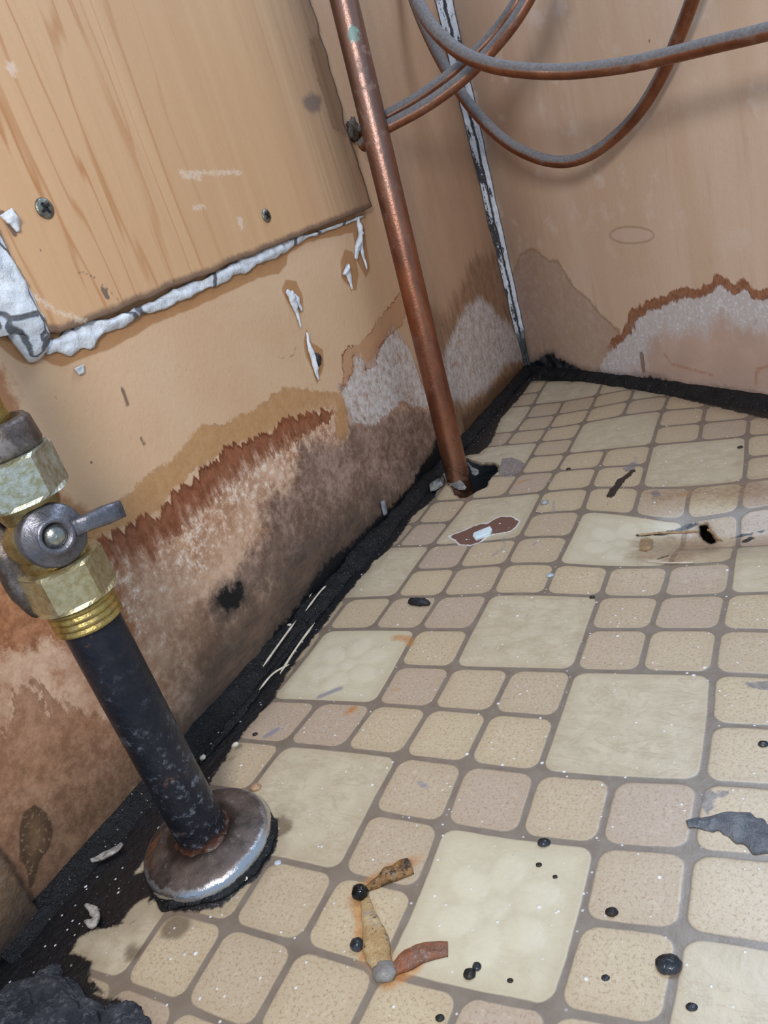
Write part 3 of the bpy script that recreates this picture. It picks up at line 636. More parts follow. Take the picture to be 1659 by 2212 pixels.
# ================================================================== PANEL
def panel_mat():
    g = NG('plywood_panel')
    y = g.attr('py'); z = g.attr('pz')
    n2 = g.noise(2.0, 5); n3 = g.noise(10, 4, .65)
    g1 = g.noise(1.15, 5, .62, 1.0, stretch=(1, 1, .04)); g2 = g.noise(5.5, 4, .6, .2, stretch=(1, 1, .03)); g3 = g.noise(.9, 3, .55, .3, stretch=(1, 1, .10), off=(0, 5, 0))
    col = g.mix(g.sm(g1, -.5, .5), (210, 170, 130), (200, 158, 118))
    rings = g.sm(g.math('ABSOLUTE', g.math('SINE', g.add(g.mul(y, 6.5), g.add(g.mul(g3, 7.0), g.mul(g.noise(3, 2, stretch=(1, 1, .12)), .5))))), .34, .0)
    strong = g.sm(g.add(y, g.mul(n2, .4)), 6.4, 2.5)
    col = g.mix(g.mul(g.mul(rings, strong), g.add(.62, g.mul(g2, .9))), col, (176, 118, 72))
    col = g.mix(g.mul(g.sm(g2, .1, .6), .35), col, (186, 138, 94))
    col = g.mix(g.mul(g.sm(g1, .15, .5), g.mul(strong, .35)), col, (196, 138, 84))
    col = g.mix(g.mul(g.sm(n3, .2, .6), .2), col, (176, 132, 94))
    # greyer strip next to the copper pipe
    gr = g.sm(g.add(y, g.mul(g2, .5)), 7.0, 10.2)
    col = g.mix(g.mul(gr, .70), col, g.mix(g.sm(g2, -.3, .4), (150, 122, 100), (120, 98, 84)))
    k = g.add(g.attr('knot'), g.add(g.mul(n3, .12), g.mul(g2, .25))); col = g.mix(g.mul(g.sm(k, .16, -.12), .6), col, (128, 96, 72))
    col = g.mix(g.mul(g.sm(g.math('ABSOLUTE', k), .05, .0), .35), col, (84, 60, 44))
    k = g.add(g.attr('knot2'), g.mul(n3, .08)); col = g.mix(g.mul(g.sm(k, .10, -.05), .8), col, (110, 96, 90))
    e = g.add(g.attr('edge'), g.mul(n3, .05)); col = g.mix(g.mul(g.sm(e, .10, .0), .85), col, (104, 84, 72))
    mk_ = g.add(g.attr('marks'), g.mul(n3, .02)); col = g.mix(g.mul(g.sm(mk_, .022, .0), .8), col, (92, 80, 78))
    wm = g.add(g.attr('wmarks'), g.mul(g.noise(14, 4, .8), .14)); col = g.mix(g.mul(g.sm(wm, .06, .0), .5), col, (232, 216, 200))
    col = g.mix(g.mul(g.sm(g.noise(30, 2), .5, .6), .5), col, (120, 88, 60))
    return g.done(col, .45, 0, g.bump(g.add(g.mul(g2, .3), g.mul(n3, .2)), .2, .04), .4)
PO = .13
y0p, y1p = L2(98, 735, PO)[0], L2(800, 447, PO)[0]; zb0, zb1 = L2(98, 735, PO)[1], L2(800, 447, PO)[1]
yy = np.arange(0, 1.0001, 1/200); zz = np.arange(0, 1.0001, 1/130)
Ug, Tg = np.meshgrid(yy, zz, indexing='ij'); Ug = Ug.ravel(); Tg = Tg.ravel()
zb = zb0+(zb1-zb0)*Ug+.035*np.array([fbm((u*12, 0, 3)) for u in Ug])+np.where(Ug < .03, (.03-Ug)*4, 0)
Zp = zb+(HW-.05-zb)*Tg
yl = y0p+.04*np.array([fbm((z*2, 8, 3)) for z in Zp]); yr = y1p+.05*np.array([fbm((z*3, 5, 3)) for z in Zp])-.10*np.exp(-((Zp-8.3)/.35)**2)
Yp = yl+(yr-yl)*Ug
warp = PO+.05*Ug**6*(1-Tg)**3
Vp = np.stack([LM*Yp+LB+warp, Yp, Zp], 1); P2 = np.c_[Yp, Zp]
def mkP(pts, cl=True): return sdf(P2, polyL(pts, PO), cl)
Ap = {'py': Yp, 'pz': Zp}
Ap['knot'] = mkP([(672, 90), (690, 80), (715, 120), (735, 180), (748, 250), (742, 290), (720, 270), (700, 200), (680, 140)])
Ap['knot2'] = mkP([(655, 215), (672, 203), (692, 212), (690, 235), (672, 242), (658, 230)])
Ap['edge'] = np.minimum(np.minimum((Zp-zb), (yr-Yp)*1.5), (Yp-yl))-.05
Ap['marks'] = np.minimum.reduce([mkP(q, False)+o for q, o in [([(168, 592), (175, 586), (205, 600), (230, 622), (260, 652)], 0), ([(222, 625), (232, 642)], -.03), ([(5, 460), (20, 485), (32, 505)], -.03), ([(85, 538), (92, 545)], 0), ([(262, 170), (264, 174)], 0)]])
Ap['wmarks'] = np.minimum.reduce([mkP(q, False)+o for q, o in [([(388, 372), (450, 374), (520, 372)], 0), ([(395, 382), (430, 384)], 0), ([(75, 640), (120, 670), (185, 695)], 0), ([(24, 145), (26, 150)], -.04), ([(518, 476), (522, 490)], -.03), ([(420, 450), (440, 445)], 0)]])
pn = empty('plywood_panel', Lpt(y0p, zb0, 0), 'orange-brown grained plywood panel screwed to the left wall above the stains', 'panel')
pf = mesh_obj('board', Vp, grid_faces(len(yy), len(zz)), panel_mat(), pn, attrs=Ap)
s_ = pf.modifiers.new('t', 'SOLIDIFY'); s_.thickness = PO*.98*S; s_.offset = -1

# screws
def steel(name='zinc_screw', c1=(150, 150, 140), c2=(110, 108, 100), rough=.35):
    return simple(name, c1, c2, 9, rough, .9, .3)
M_screw = steel(); M_black = simple('black_recess', (10, 10, 10), (20, 18, 16))
LN = np.array([1, -LM, 0]); LN = LN/np.linalg.norm(LN)
def disc_frame(n):
    n = np.array(n, float); u = np.cross(n, (0, 0, 1.0)); u /= np.linalg.norm(u); return u, np.cross(n, u)
def screw(px, py, r, label, rot):
    c = Lw(px, py, PO+.005)
    t = mesh_obj('screw', *lathe_vf([(r*.55, -.05), (r, -.01), (r*1.0, .012), (r*.8, .03), (r*.3, .035)], c, LN, 28), M_screw, pn); t['_o'] = pn['_o']; t['label'] = label
    u, v = disc_frame(LN); cr, sr = math.cos(rot), math.sin(rot); a = u*cr+v*sr; b = -u*sr+v*cr
    parts = []
    for p, q in ((a, b), (b, a)):
        V = []
        for k, h in ((0, .028), (1, .046)):
            for s1, s2 in ((-1, -1), (1, -1), (1, 1), (-1, 1)): V.append(c+p*r*.58*s1+q*r*.13*s2+LN*h)
        parts.append((V, [[0, 1, 2, 3], [4, 7, 6, 5], [0, 4, 5, 1], [1, 5, 6, 2], [2, 6, 7, 3], [3, 7, 4, 0]]))
    mesh_obj('cross_recess', *join_vf(*parts), M_black, t, smooth=False)
screw(96, 450, .145, 'larger zinc cross-head screw in the plywood panel above the white caulk corner', .5)
screw(575, 466, .125, 'smaller zinc cross-head screw in the plywood panel near its lower right corner', .9)

# ================================================================== CAULK
def caulk_mat(name='white_caulk', dark=.35, sc=3.0, body=(232, 238, 246), st=(1, 1, 1)):
    g = NG(name); n = g.noise(5, 5, .7); v = g.voro(sc, 'DISTANCE_TO_EDGE', stretch=st)
    c = g.mix(g.sm(n, -.4, .5), body, tuple(int(x*.86) for x in body))
    c = g.mix(g.mul(g.sm(g.add(v, g.mul(n, .02)), .030, .010), .85), c, (40, 40, 48))
    c = g.mix(g.sm(g.noise(2.4, 6, .75), dark, dark+.12), c, (46, 44, 46))
    return g.done(c, .35, 0, g.bump(g.add(n, g.mul(g.sm(v, .03, .01), -1.0)), .5, .05), .5)
M_caulk = caulk_mat(sc=1.3, st=(1, 1, .45), dark=.33); M_caulk2 = caulk_mat('white_caulk_smooth', .42, .45)
def Lq(px, py, off=0.02): return Lw(px, py, off)
path = [Lq(95, 748), Lq(150, 738), Lq(210, 712), Lq(280, 682), Lq(350, 652), Lq(420, 622), Lq(490, 590), Lq(550, 562), Lq(600, 540), Lq(640, 520), Lq(680, 505), Lq(740, 484), Lq(785, 466)]
hc = tag(mesh_obj('caulk_bead', *ribbon_vf(path, [.13, .16, .12, .09, .10, .11, .12, .12, .08, .04, .03, .03], LN, [.06, .08, .08, .07, .07, .07, .07, .06, .04, .03], seed=3, wob=.34, across=10, freq=3.0), M_caulk2, origin=path[0]),
    'long white caulk bead under the lower edge of the plywood panel', 'caulk bead')
path = [Lq(30, 745), Lq(45, 730), Lq(30, 690), Lq(10, 640), Lq(-15, 590), Lq(-60, 500), Lq(-110, 390), Lq(-160, 280)]
tag(mesh_obj('caulk_bead', *ribbon_vf(path, [.30, .44, .40, .34, .30, .30, .3], LN, [.14, .24, .24, .22, .2], seed=11, wob=.16, across=12, freq=1.3), M_caulk, origin=path[0]),
    'thick cracked white caulk lump up the left edge of the plywood panel', 'caulk bead')
def dab(pts, w, h, label, seed, mat=None):
    P = [Lq(*p) for p in pts]
    return tag(mesh_obj('caulk_smear', *ribbon_vf(P, w, LN, h, n=6, seed=seed, wob=.3, freq=4), mat or M_caulk2, origin=P[0]), label, 'caulk smear', 'white caulk smears on the left wall')
dab([(772, 470), (776, 500), (772, 530), (768, 560)], [.05, .08, .07, .10, .05], [.06, .09, .09, .04], 'upper long white caulk smear just below the panel corner', 1)
dab([(776, 515), (782, 545), (792, 582)], [.06, .05, .015], [.07, .05, .02], 'thin white caulk tail hanging right of the upper long smear', 2)
dab([(745, 578), (752, 590), (760, 625)], [.15, .10, .02], [.10, .06, .02], 'forked white caulk smear left of the upper long one', 3)
dab([(618, 628), (630, 645), (640, 675), (650, 708)], [.04, .11, .06, .02], [.06, .08, .05, .02], 'white wishbone-shaped caulk smear in the middle of the bare wall', 4)
dab([(628, 632), (640, 645), (652, 672)], [.05, .05, .02], [.05, .05, .02], 'thin right prong of the wishbone-shaped caulk smear', 5)
dab([(662, 718), (668, 750), (678, 785), (688, 820)], [.02, .05, .07, .02], [.03, .06, .07, .02], 'lowest white caulk drip, with a black blob beside it', 6)
dab([(168, 792), (175, 808)], [.07, .05], [.06, .04], 'tiny caulk speck under the cracked caulk corner of the panel', 7)
dab([(0, 462), (14, 482), (26, 505)], [.10, .09, .03], [.08, .08, .03], 'white caulk streak on the plywood at the left edge of the photo', 8, M_caulk2).location += Vector(LN)*PO*S
tag(mesh_obj('mold_blob', *blob_vf(Lq(685, 776), .07, .13, .13, amp=.3, flat=False, seed=2), simple('black_lump', (24, 22, 26), (66, 64, 66), 8, .4), origin=Lq(685, 776)), 'small black lump beside the lowest caulk drip on the left wall', 'mold lump')
tag(mesh_obj('caulk_flake', *ribbon_vf([Lq(826, 1082, .03), Lq(832, 1112, .03)], [.09, .07], LN, .05, seed=2), simple('grey_flake', (120, 122, 130), (150, 152, 160), 6, .4), origin=Lq(829, 1100)), 'small grey flake stuck on the left wall above the black sealant', 'flake')

# caulk up the corner of the two walls
def corner_mat():
    g = NG('mouldy_corner_caulk'); n = g.noise(5, 5, .7); 
    a = g.attr('across'); z = g.attr('cz')
    c = g.mix(g.sm(n, -.4, .5), (232, 238, 248), (200, 206, 218))
    wob = g.add(g.mul(g.noise(1.1, 5, .7, off=(0, 0, 3)), .45), g.mul(g.noise(7, 3, .7), .15))
    crack = g.sm(g.math('ABSOLUTE', g.add(a, wob)), .26, .10)
    blk = g.sm(g.add(g.noise(1.5, 6, .78, stretch=(1, 1, .45), off=(0, 0, 1.4)), g.mul(g.sm(a, .1, -1), .10)), .10, .17)
    blk = g.mx(blk, g.sm(g.add(z, g.mul(n, .5)), 1.6, 1.0))
    blk = g.mx(blk, g.sm(g.math('ABSOLUTE', a), .86, 1.0))
    c = g.mix(g.mx(g.mul(crack, .95), g.mul(blk, .93)), c, g.mix(g.sm(g.noise(20, 3), .3, .5), (16, 16, 18), (110, 106, 104)))
    return g.done(c, .4, 0, g.bump(g.sub(n, g.mx(crack, blk)), .5, .06), .4)
cz = np.arange(.0, HW-.1, .08); Vc = []; aa = []; zz_ = []; nA = 12
for z in cz:
    k = 1+.25*fbm((z*.9, 4, 2)); wdl = (.34+.028*z)*k; wdr = (.27+.016*z)*(1+.25*fbm((z*.8, 9, 2)))
    if z < 1.3: wdl *= .75; wdr *= .75
    pl = Lpt(CORN[1]-wdl, z, .0); pr = Bpt(wdr, z, .0); c0 = np.array([CORN[0], CORN[1], z])
    for j in range(nA+1):
        t = j/nA; p = (1-t)**2*pl+2*t*(1-t)*(c0*.55+(pl+pr)*.225)+t*t*pr
        bul = .06*math.sin(math.pi*t)*(1+.8*fbm((z*3, t*3, 5))); dirn = (CP*[1, 1, 0]-c0*[1, 1, 0]); dirn /= np.linalg.norm(dirn)
        Vc.append(p+dirn*max(bul, 0)+.0); aa.append(t*2-1); zz_.append(z)
ff = grid_faces(len(cz), nA+1)
cc_ = mesh_obj('caulk_bead', Vc, ff[:, ::-1], corner_mat(), origin=(CORN[0], CORN[1], 0), attrs={'across': aa, 'cz': zz_})
s_ = cc_.modifiers.new('t', 'SOLIDIFY'); s_.thickness = .04*S; s_.offset = 0
tag(cc_, 'cracked white caulk with black mould running up the corner between the two walls', 'caulk bead')

# ================================================================== BLACK SEALANT
def seal_mat(name='black_sealant', sp=.32, lo=(5, 7, 10), hi=(19, 22, 29)):
    g = NG(name); n = g.noise(4, 6, .72); n3 = g.noise(14, 4, .7)
    c = g.mix(g.sm(n, -.2, .5), lo, hi)
    sp_ = g.mx(g.sm(g.voro(6.0), .09, .04), g.sm(g.noise(24, 3, .6), .36, .46))
    c = g.mix(g.mul(sp_, .8), c, (176, 168, 158))
    c = g.mix(g.mul(g.sm(g.noise(1.6, 6, .75, stretch=(1, .4, 1)), sp, sp+.14), .6), c, (118, 108, 104))
    return g.done(c, g.math('ADD', .38, g.mul(n, .25)), 0, g.bump(g.add(g.mul(n, .8), g.mul(n3, .5)), .7, .08), .45)
M_seal = seal_mat(); M_seal2 = seal_mat('black_sealant_sparse', .5)
def Bs(y, x=.16, z=.05): return Lpt(y, z, x)
path = [Bs(y) for y in np.arange(-4.15, 17.2, .8)]+[Bs(17.25)]
tag(mesh_obj('sealant_bead', *ribbon_vf(path, [.30, .34, .30, .26, .24, .24, .22, .2, .2, .2], (.5, 0, .87), [.05, .06, .09, .14, .12, .11, .11, .10, .10], seed=5, wob=.2, across=12, n=10, freq=1.2), M_seal, origin=Bs(-3.35)),
    'lumpy black sealant bead along the foot of the left wall', 'sealant bead')
# thin raised ridge in front of the bead
path = [F(*p) for p in [(430, 1650), (500, 1570), (560, 1490), (640, 1390), (720, 1290), (790, 1200), (860, 1120), (915, 1060)]]
tag(mesh_obj('sealant_ridge', *ribbon_vf(path, [.05, .09, .07, .08, .06, .08, .05], (0, 0, 1), [.05, .09, .07, .09, .07, .07, .04], seed=15, wob=.3, n=10, freq=1.5), M_seal2, origin=path[0]),
    'thin black ridge of sealant on the vinyl beside the wall bead', 'sealant bead')
path = [Bpt(s, .05, .12) for s in np.arange(.15, 12, .7)]
tag(mesh_obj('sealant_bead', *ribbon_vf(path, [.24, .26, .30, .34, .34, .34], tuple(BN*.6)+(.8,), [.07, .08, .1, .10, .1], seed=25, wob=.2, across=12, n=10, freq=1.1), M_seal2, origin=path[0]),
    'dark sealant strip along the foot of the back wall', 'sealant bead')
# loose cream flakes in the sealant
M_pale = simple('pale_flake', (222, 214, 200), (196, 186, 170), 6, .5); M_fil = simple('pale_filament', (190, 178, 156), (214, 206, 190), 6, .5)
def strand(pts, r, label, name='fibre', mat=None, grp='pale fibres caught in the black sealant', fn=None):
    P = catmull([fn(*p) for p in pts], 6); rr_ = np.interp(np.linspace(0, 1, len(P)), [0, .15, .5, .85, 1], [r*.3, r, r*.8, r, r*.2])
    return tag(mesh_obj(name, *tube_vf(P, rr_, 8), mat or M_fil, origin=P[0]), label, name.replace('_', ' '), grp)
fseal = lambda a, b: F(a, b, .24)
strand([(668, 1290), (690, 1255), (715, 1222), (722, 1200)], .022, 'topmost pale fibre lying in the black sealant', fn=fseal)
strand([(660, 1320), (690, 1280), (705, 1265)], .022, 'pale fibre just below the topmost one in the sealant', fn=fseal)
strand([(568, 1440), (600, 1395), (640, 1340)], .024, 'middle pale fibre lying in the black sealant', fn=fseal)
strand([(605, 1455), (640, 1400), (680, 1345)], .024, 'pale fibre nearest the vinyl edge in the sealant', fn=fseal)
strand([(560, 1490), (590, 1455), (625, 1435)], .02, 'lowest pale fibre in the black sealant', fn=fseal)

# ================================================================== COPPER PIPE
def copper_mat(name, dust=.0, grime=.5, c1=(172, 114, 86), c2=(130, 86, 68), rough=.33, teal=False):
    g = NG(name); n = g.noise(1.0, 5, .65); n2 = g.noise(5, 5, .7); n3 = g.noise(16, 4, .7)
    ax = g.noise(3.0, 5, .65, stretch=(1, 1, .35))
    c = g.mix(g.sm(ax, -.45, .45), c1, c2)
    gr = g.sm(g.add(g.mul(n2, .6), g.mul(n, .7)), .32-grime*.5, .55-grime*.35)
    c = g.mix(g.mul(gr, .8), c, (120, 92, 76)); met = g.math('SUBTRACT', .92, g.mul(gr, .55))
    bl = g.sm(g.noise(6, 5, .75, stretch=(1, 1, .5), off=(3, 3, 3)), .30, .40)
    c = g.mix(g.mul(bl, .85), c, (58, 46, 44)); met = g.math('SUBTRACT', met, g.mul(bl, .4), clamp=True)
    ro = g.math('ADD', rough, g.mul(gr, .22))
    if dust:
        nz = g.t.nodes.new('ShaderNodeSeparateXYZ'); ge = g.t.nodes.new('ShaderNodeNewGeometry'); g.t.links.new(ge.outputs['Normal'], nz.inputs[0])
        d = g.mul(g.sm(g.add(nz.outputs[2], g.mul(n3, .10)), -.15, .25), dust)
        c = g.mix(d, c, g.mix(g.sm(n3, -.4, .4), (98, 96, 98), (122, 120, 120)))
        met = g.math('MULTIPLY', met, g.inv(d)); ro = g.mx(ro, g.mul(d, .9))
    if teal:
        t = g.sm(g.add(g.attr('teal'), g.mul(n2, .18)), .03, -.05); c = g.mix(t, c, (88, 200, 190)); met = g.math('MULTIPLY', met, g.inv(t))
        lo = g.sm(g.add(g.attr('ph'), g.mul(n2, .4)), 1.6, .3); c = g.mix(g.mul(lo, .6), c, (150, 112, 90)); 
        up = g.sm(g.add(g.attr('ph'), g.mul(n, 1.0)), 4.0, 9.0); c = g.mix(g.mul(up, .65), c, (150, 130, 124));  # greyish-lilac highlight of the upper pipe painted into the copper
    return g.done(c, ro, met, g.bump(n3, .15, .03), .5)
ptop = None
cp0 = F(990, 1034)
# direction: keep x, lean away so that the top passes through the photo's pixel
best = min(((abs((lambda q: q)((CR@(np.array([cp0[0]+.0, yv, 10.9])-CP)))[0]/(CR@(np.array([cp0[0], yv, 10.9])-CP))[2]*CF+CC[0]-735), yv) for yv in np.arange(8.5, 11.5, .02)))
ctop = np.array([cp0[0], best[1], 10.9]); cdir = (ctop-cp0)/np.linalg.norm(ctop-cp0)
cb_ = cp0-cdir*2.0; ct_ = cp0+cdir*13.8
nP = 120; PP = np.array([cb_+(ct_-cb_)*t for t in np.linspace(0, 1, nP)])
CRAD = .295
Vv, ff_ = tube_vf(PP, CRAD, 48)
proj_ = lambda P: ((CR@(P-CP))[:2]/(CR@(P-CP))[2]*CF+np.array(CC))
tp = at(763, 72, (CR@(cp0+cdir*10.2-CP))[2]-.25)
teal = np.linalg.norm(Vv-tp, axis=1)-.16
cpipe = mesh_obj('copper_pipe', Vv, ff_, copper_mat('aged_copper', 0, .5, teal=True), origin=cp0, attrs={'teal': teal, 'ph': (Vv-cp0)@cdir})
tag(cpipe, 'thick straight copper pipe passing down through the ragged hole in the floor', 'pipe')
# dirty collar scum where the pipe meets the hole
M_film = simple('grey_film', (96, 98, 98), (150, 150, 148), 6, .25, 0)
def shard(pts, h, label, mat, name='plastic_shard', th=.02, grp=None, cat=None, z0=0.0, bulge=.0, amp=0):
    P = [FP(p[0], p[1], z0)+np.array([0, 0, (p[2] if len(p) > 2 else 0)]) for p in pts]
    return tag(mesh_obj(name, *poly_slab_vf(P, (0, 0, 1), th, bulge, seed=len(pts), amp=amp), mat, origin=P[0], smooth=False), label, cat or name.replace('_', ' '), grp)
pf_ = [F(960, 1022, .1), F(975, 1036, .05), F(995, 1050, .0), F(1006, 1056, -.05)]
tag(mesh_obj('plastic_shard', *ribbon_vf(pf_, [.06, .13, .12, .04], (.45, -.75, .5), .03, seed=1), M_film, origin=pf_[0]), 'thin grey plastic shard propped against the foot of the copper pipe', 'shard')
pf_ = [F(1010, 1000, .10), F(1018, 1010, .08), F(1026, 1020, .05), F(1030, 1026, .03)]
tag(mesh_obj('plastic_shard', *ribbon_vf(pf_, [.015, .03, .10, .05], (0, -.3, .95), .03, seed=2), M_film, origin=pf_[0]), 'curled pale shard hanging in the hole right of the copper pipe', 'shard')
shard([(928, 1052), (940, 1040), (960, 1036), (958, 1048), (940, 1060), (930, 1062)], 0, 'grey crumpled flake on the floor left of the copper pipe', M_film, bulge=.10, z0=.05, cat='shard', th=.05, amp=.1)

# ================================================================== SMALL COPPER TUBES
M_tube = copper_mat('dusty_copper', .94, .45, (156, 104, 78), (128, 84, 64), .42)
def ctube(pts, r, label, origin=None):
    P = catmull([at(*p) for p in pts], 10)
    return tag(mesh_obj('copper_tube', *tube_vf(P, r, 24), M_tube, origin=P[0]), label, 'tube', 'dusty bent copper tubes near the corner')
ctube([(772, 290, 17.85), (800, 272, 17.45), (840, 249, 17.3), (900, 214, 17.2), (960, 172, 17.1), (1015, 127, 16.9), (1070, 70, 16.6), (1115, 8, 16.2), (1150, -60, 15.9), (1180, -140, 15.6)], .135, 'upper of the paired copper tubes leaving the panel behind the thick pipe')
ctube([(782, 316, 17.5), (805, 293, 17.25), (840, 272, 17.1), (900, 240, 16.95), (950, 208, 16.8), (1005, 165, 16.6), (1055, 115, 16.4), (1105, 55, 16.0), (1148, -15, 15.7), (1185, -100, 15.3)], .14, 'lower, shinier one of the paired copper tubes leaving the panel behind the thick pipe')
ctube([(880, -110, 16.4), (893, -30, 16.2), (910, 20, 16.0), (945, 72, 15.8), (1000, 117, 15.5), (1065, 142, 15.2), (1140, 153, 14.9), (1215, 155, 14.7), (1290, 149, 14.4), (1370, 137, 14.0), (1450, 119, 13.6), (1560, 92, 12.9), (1659, 68, 12.3), (1800, 30, 11.6)], .14, 'front copper tube sweeping from the corner top to the right edge of the photo')
ctube([(870, -90, 19.6), (895, 0, 19.5), (925, 75, 19.5), (955, 135, 19.5), (985, 185, 19.5), (1025, 240, 19.5), (1085, 300, 19.4), (1150, 337, 19.2), (1215, 350, 18.9), (1275, 334, 18.5), (1335, 290, 17.9), (1385, 235, 17.2), (1430, 160, 16.4), (1465, 80, 15.6), (1495, 0, 14.9), (1530, -110, 14.1)], .14, 'rear copper tube hanging in the deepest U-shaped loop in front of the back wall')
# dark grommet scum round the tubes' hole in the panel
c = Lw(763, 280, .14)
tag(mesh_obj('putty_lump', *blob_vf(c, .10, .22, .26, amp=.5, freq=2.5, flat=False, seed=4), simple('dark_putty', (40, 34, 30), (92, 80, 68), 9, .5), origin=c), 'dark putty lump where the paired copper tubes enter the panel', 'putty')

# ================================================================== IRON PIPE, FLANGE, GAS COCK
GX, GY = -4.12, -2.01
def iron_mat():
    g = NG('blackened_iron'); n = g.noise(1.6, 6, .7); n2 = g.noise(7, 5, .75); n3 = g.noise(20, 4, .7)
    h = g.attr('ph')
    c = g.mix(g.sm(n, -.4, .4), (26, 32, 46), (50, 52, 62))
    sp = g.mx(g.mul(g.sm(n2, .05, .30), .6), g.sm(g.noise(9, 3, .6, off=(2, 2, 2)), .42, .50))
    sp = g.mul(sp, g.sm(g.add(g.mul(n, 2.2), g.mul(h, -.40)), -1.6, .0))
    c = g.mix(g.mul(sp, .85), c, g.mix(g.sm(n3, -.3, .4), (104, 112, 128), (172, 182, 196)))
    ru = g.mx(g.sm(g.noise(2.4, 6, .75, off=(5, 1, 2)), .20, .34), g.mul(g.sm(g.add(h, g.mul(n2, .4)), .5, .15), .8))
    c = g.mix(g.mul(ru, .6), c, (112, 74, 54))
    return g.done(c, g.math('ADD', .30, g.mul(sp, .3)), g.math('SUBTRACT', .55, g.mul(g.mx(sp, ru), .5)), g.bump(g.add(n2, g.mul(n3, .5)), .35, .04), .5)
pp = [np.array([GX, GY, z]) for z in np.arange(-.5, 4.0, .06)]
Vv, ff_ = tube_vf(pp, .345, 48)
tag(mesh_obj('iron_pipe', Vv, ff_, iron_mat(), origin=(GX, GY, 0), attrs={'ph': Vv[:, 2]}), 'blue-black speckled iron pipe rising from the round floor flange to the brass valve', 'pipe')
def flange_mat():
    g = NG('tarnished_chrome'); n = g.noise(1.8, 6, .7); n2 = g.noise(8, 5, .7); r = g.attr('pr')
    tar = g.sm(g.add(g.add(r, g.mul(n2, .06)), g.mul(n, .05)), .875, .80)
    c = g.mix(tar, (205, 208, 214), g.mix(g.sm(n, -.35, .35), (48, 42, 40), (112, 98, 92)))
    c = g.mix(g.mul(g.sm(n2, .15, .45), g.mul(tar, .6)), c, (150, 146, 144))
    c = g.mix(g.mul(g.sm(g.noise(1.4, 4, .6, off=(3, 1, 0)), .12, .26), g.mul(tar, .8)), c, (128, 84, 56))
    c = g.mix(g.mul(g.sm(g.add(r, g.mul(n2, .08)), .56, .44), .8), c, (42, 32, 30))
    return g.done(c, g.math('ADD', .12, g.mul(tar, .34)), g.math('SUBTRACT', 1.0, g.mul(tar, .55)), g.bump(n2, .2, .03), .5)
fo_ = np.array([GX, GY, 0.02]); tilt = np.array([.03, -.03, 1.0]); tilt /= np.linalg.norm(tilt)
prof = [(.37, .05), (.37, .26), (.40, .275), (.46, .27), (.58, .25), (.70, .215), (.79, .18), (.84, .15), (.865, .12), (.885, .075), (.89, .03), (.89, 0)]
Vv, ff_ = lathe_vf(prof, fo_, tilt, 96); ff_ = ff_[:-2]
tag(mesh_obj('floor_flange', Vv, ff_, flange_mat(), origin=(GX, GY, 0), attrs={'pr': np.hypot(Vv[:, 0]-GX, Vv[:, 1]-GY)}), 'round tarnished chrome flange on the vinyl round the foot of the iron pipe', 'flange').modifiers.new('t', 'SOLIDIFY').thickness = .02*S
Vv, ff_ = ribbon_vf([(GX+.36*math.cos(a), GY+.36*math.sin(a), .27) for a in np.linspace(0, 2*math.pi, 14)], .07, (0, 0, 1), .05, seed=6, wob=.35, freq=3)
tag(mesh_obj('rust_ring', Vv, ff_, simple('wet_rust', (34, 22, 18), (84, 50, 32), 6, .35), origin=(GX, GY, .27)), 'dark rusty crust ringing the iron pipe on top of the flange', 'rust crust')
# black grime ring under the flange rim
ring = [(GX+.90*math.cos(a), GY+.90*math.sin(a), .0) for a in np.linspace(math.radians(-110), math.radians(50), 14)]
tag(mesh_obj('sealant_ring', *ribbon_vf(ring, [.03, .09, .04, .10, .06, .09, .03], (0, 0, 1), [.03, .05, .03, .05, .05, .03], seed=33, wob=.5, freq=3), M_seal2, origin=ring[5]), 'lumpy black grime squeezed out along the rim of the floor flange', 'grime')

def brass(name, c1, c2, tar=(110, 104, 84), amt=.5, rough=.35):
    g = NG(name); n = g.noise(2.5, 5, .7); n2 = g.noise(12, 4, .7)
    t = g.sm(n, .3-amt*.6, .5-amt*.3); c = g.mix(g.mul(t, .8), g.mix(g.sm(n2, -.4, .4), c1, c2), tar)
    return g.done(c, g.math('ADD', rough, g.mul(t, .2)), g.math('SUBTRACT', .9, g.mul(t, .45)), g.bump(n2, .2, .03), .5)
M_br = brass('brass', (176, 156, 108), (144, 124, 82)); M_br2 = brass('pale_brass', (206, 198, 164), (176, 162, 122), (136, 124, 96), .5)
M_brd = brass('yellow_brass', (196, 172, 104), (160, 136, 80), amt=.4); M_cast = brass('grey_casting', (128, 128, 136), (104, 104, 112), (92, 88, 90), .6, .4)
M_cast2 = brass('brown_casting', (118, 108, 102), (96, 86, 82), (126, 122, 122), .5, .45)
gv = empty('gas_cock', (GX, GY, 3.75), 'brass and grey metal gas valve with a stub lever, atop the iron pipe', 'valve')
ax = (0, 0, 1)
prof = []
for k in range(4):
    h = 3.78+k*.085; prof += [(.375, h), (.405, h+.02), (.405, h+.05), (.375, h+.075)]
prof = [(.2, 3.76)]+prof+[(.2, 4.14)]
mesh_obj('thread', *lathe_vf(prof, (GX, GY, 0), ax, 48), M_brd, gv)
def hexpart(name, h0, h1, r, mat, ph):
    mesh_obj(name, *lathe_vf([(r*.7, h0), (r*.93, h0+.01), (r, h0+.05), (r, h1-.05), (r*.93, h1-.01), (r*.7, h1)], (GX, GY, 0), ax, 48, hexa=[0, 0, 1, 1, 0, 0], phase=ph), mat, gv, smooth=False)
hexpart('hex_nut', 4.12, 4.64, .50, M_br2, .42)
mesh_obj('neck', *lathe_vf([(.3, 4.6), (.36, 4.62), (.40, 4.75), (.34, 4.85), (.3, 5.2), (.34, 5.3), (.36, 5.42), (.34, 5.55)], (GX, GY, 0), ax, 40), M_br, gv)
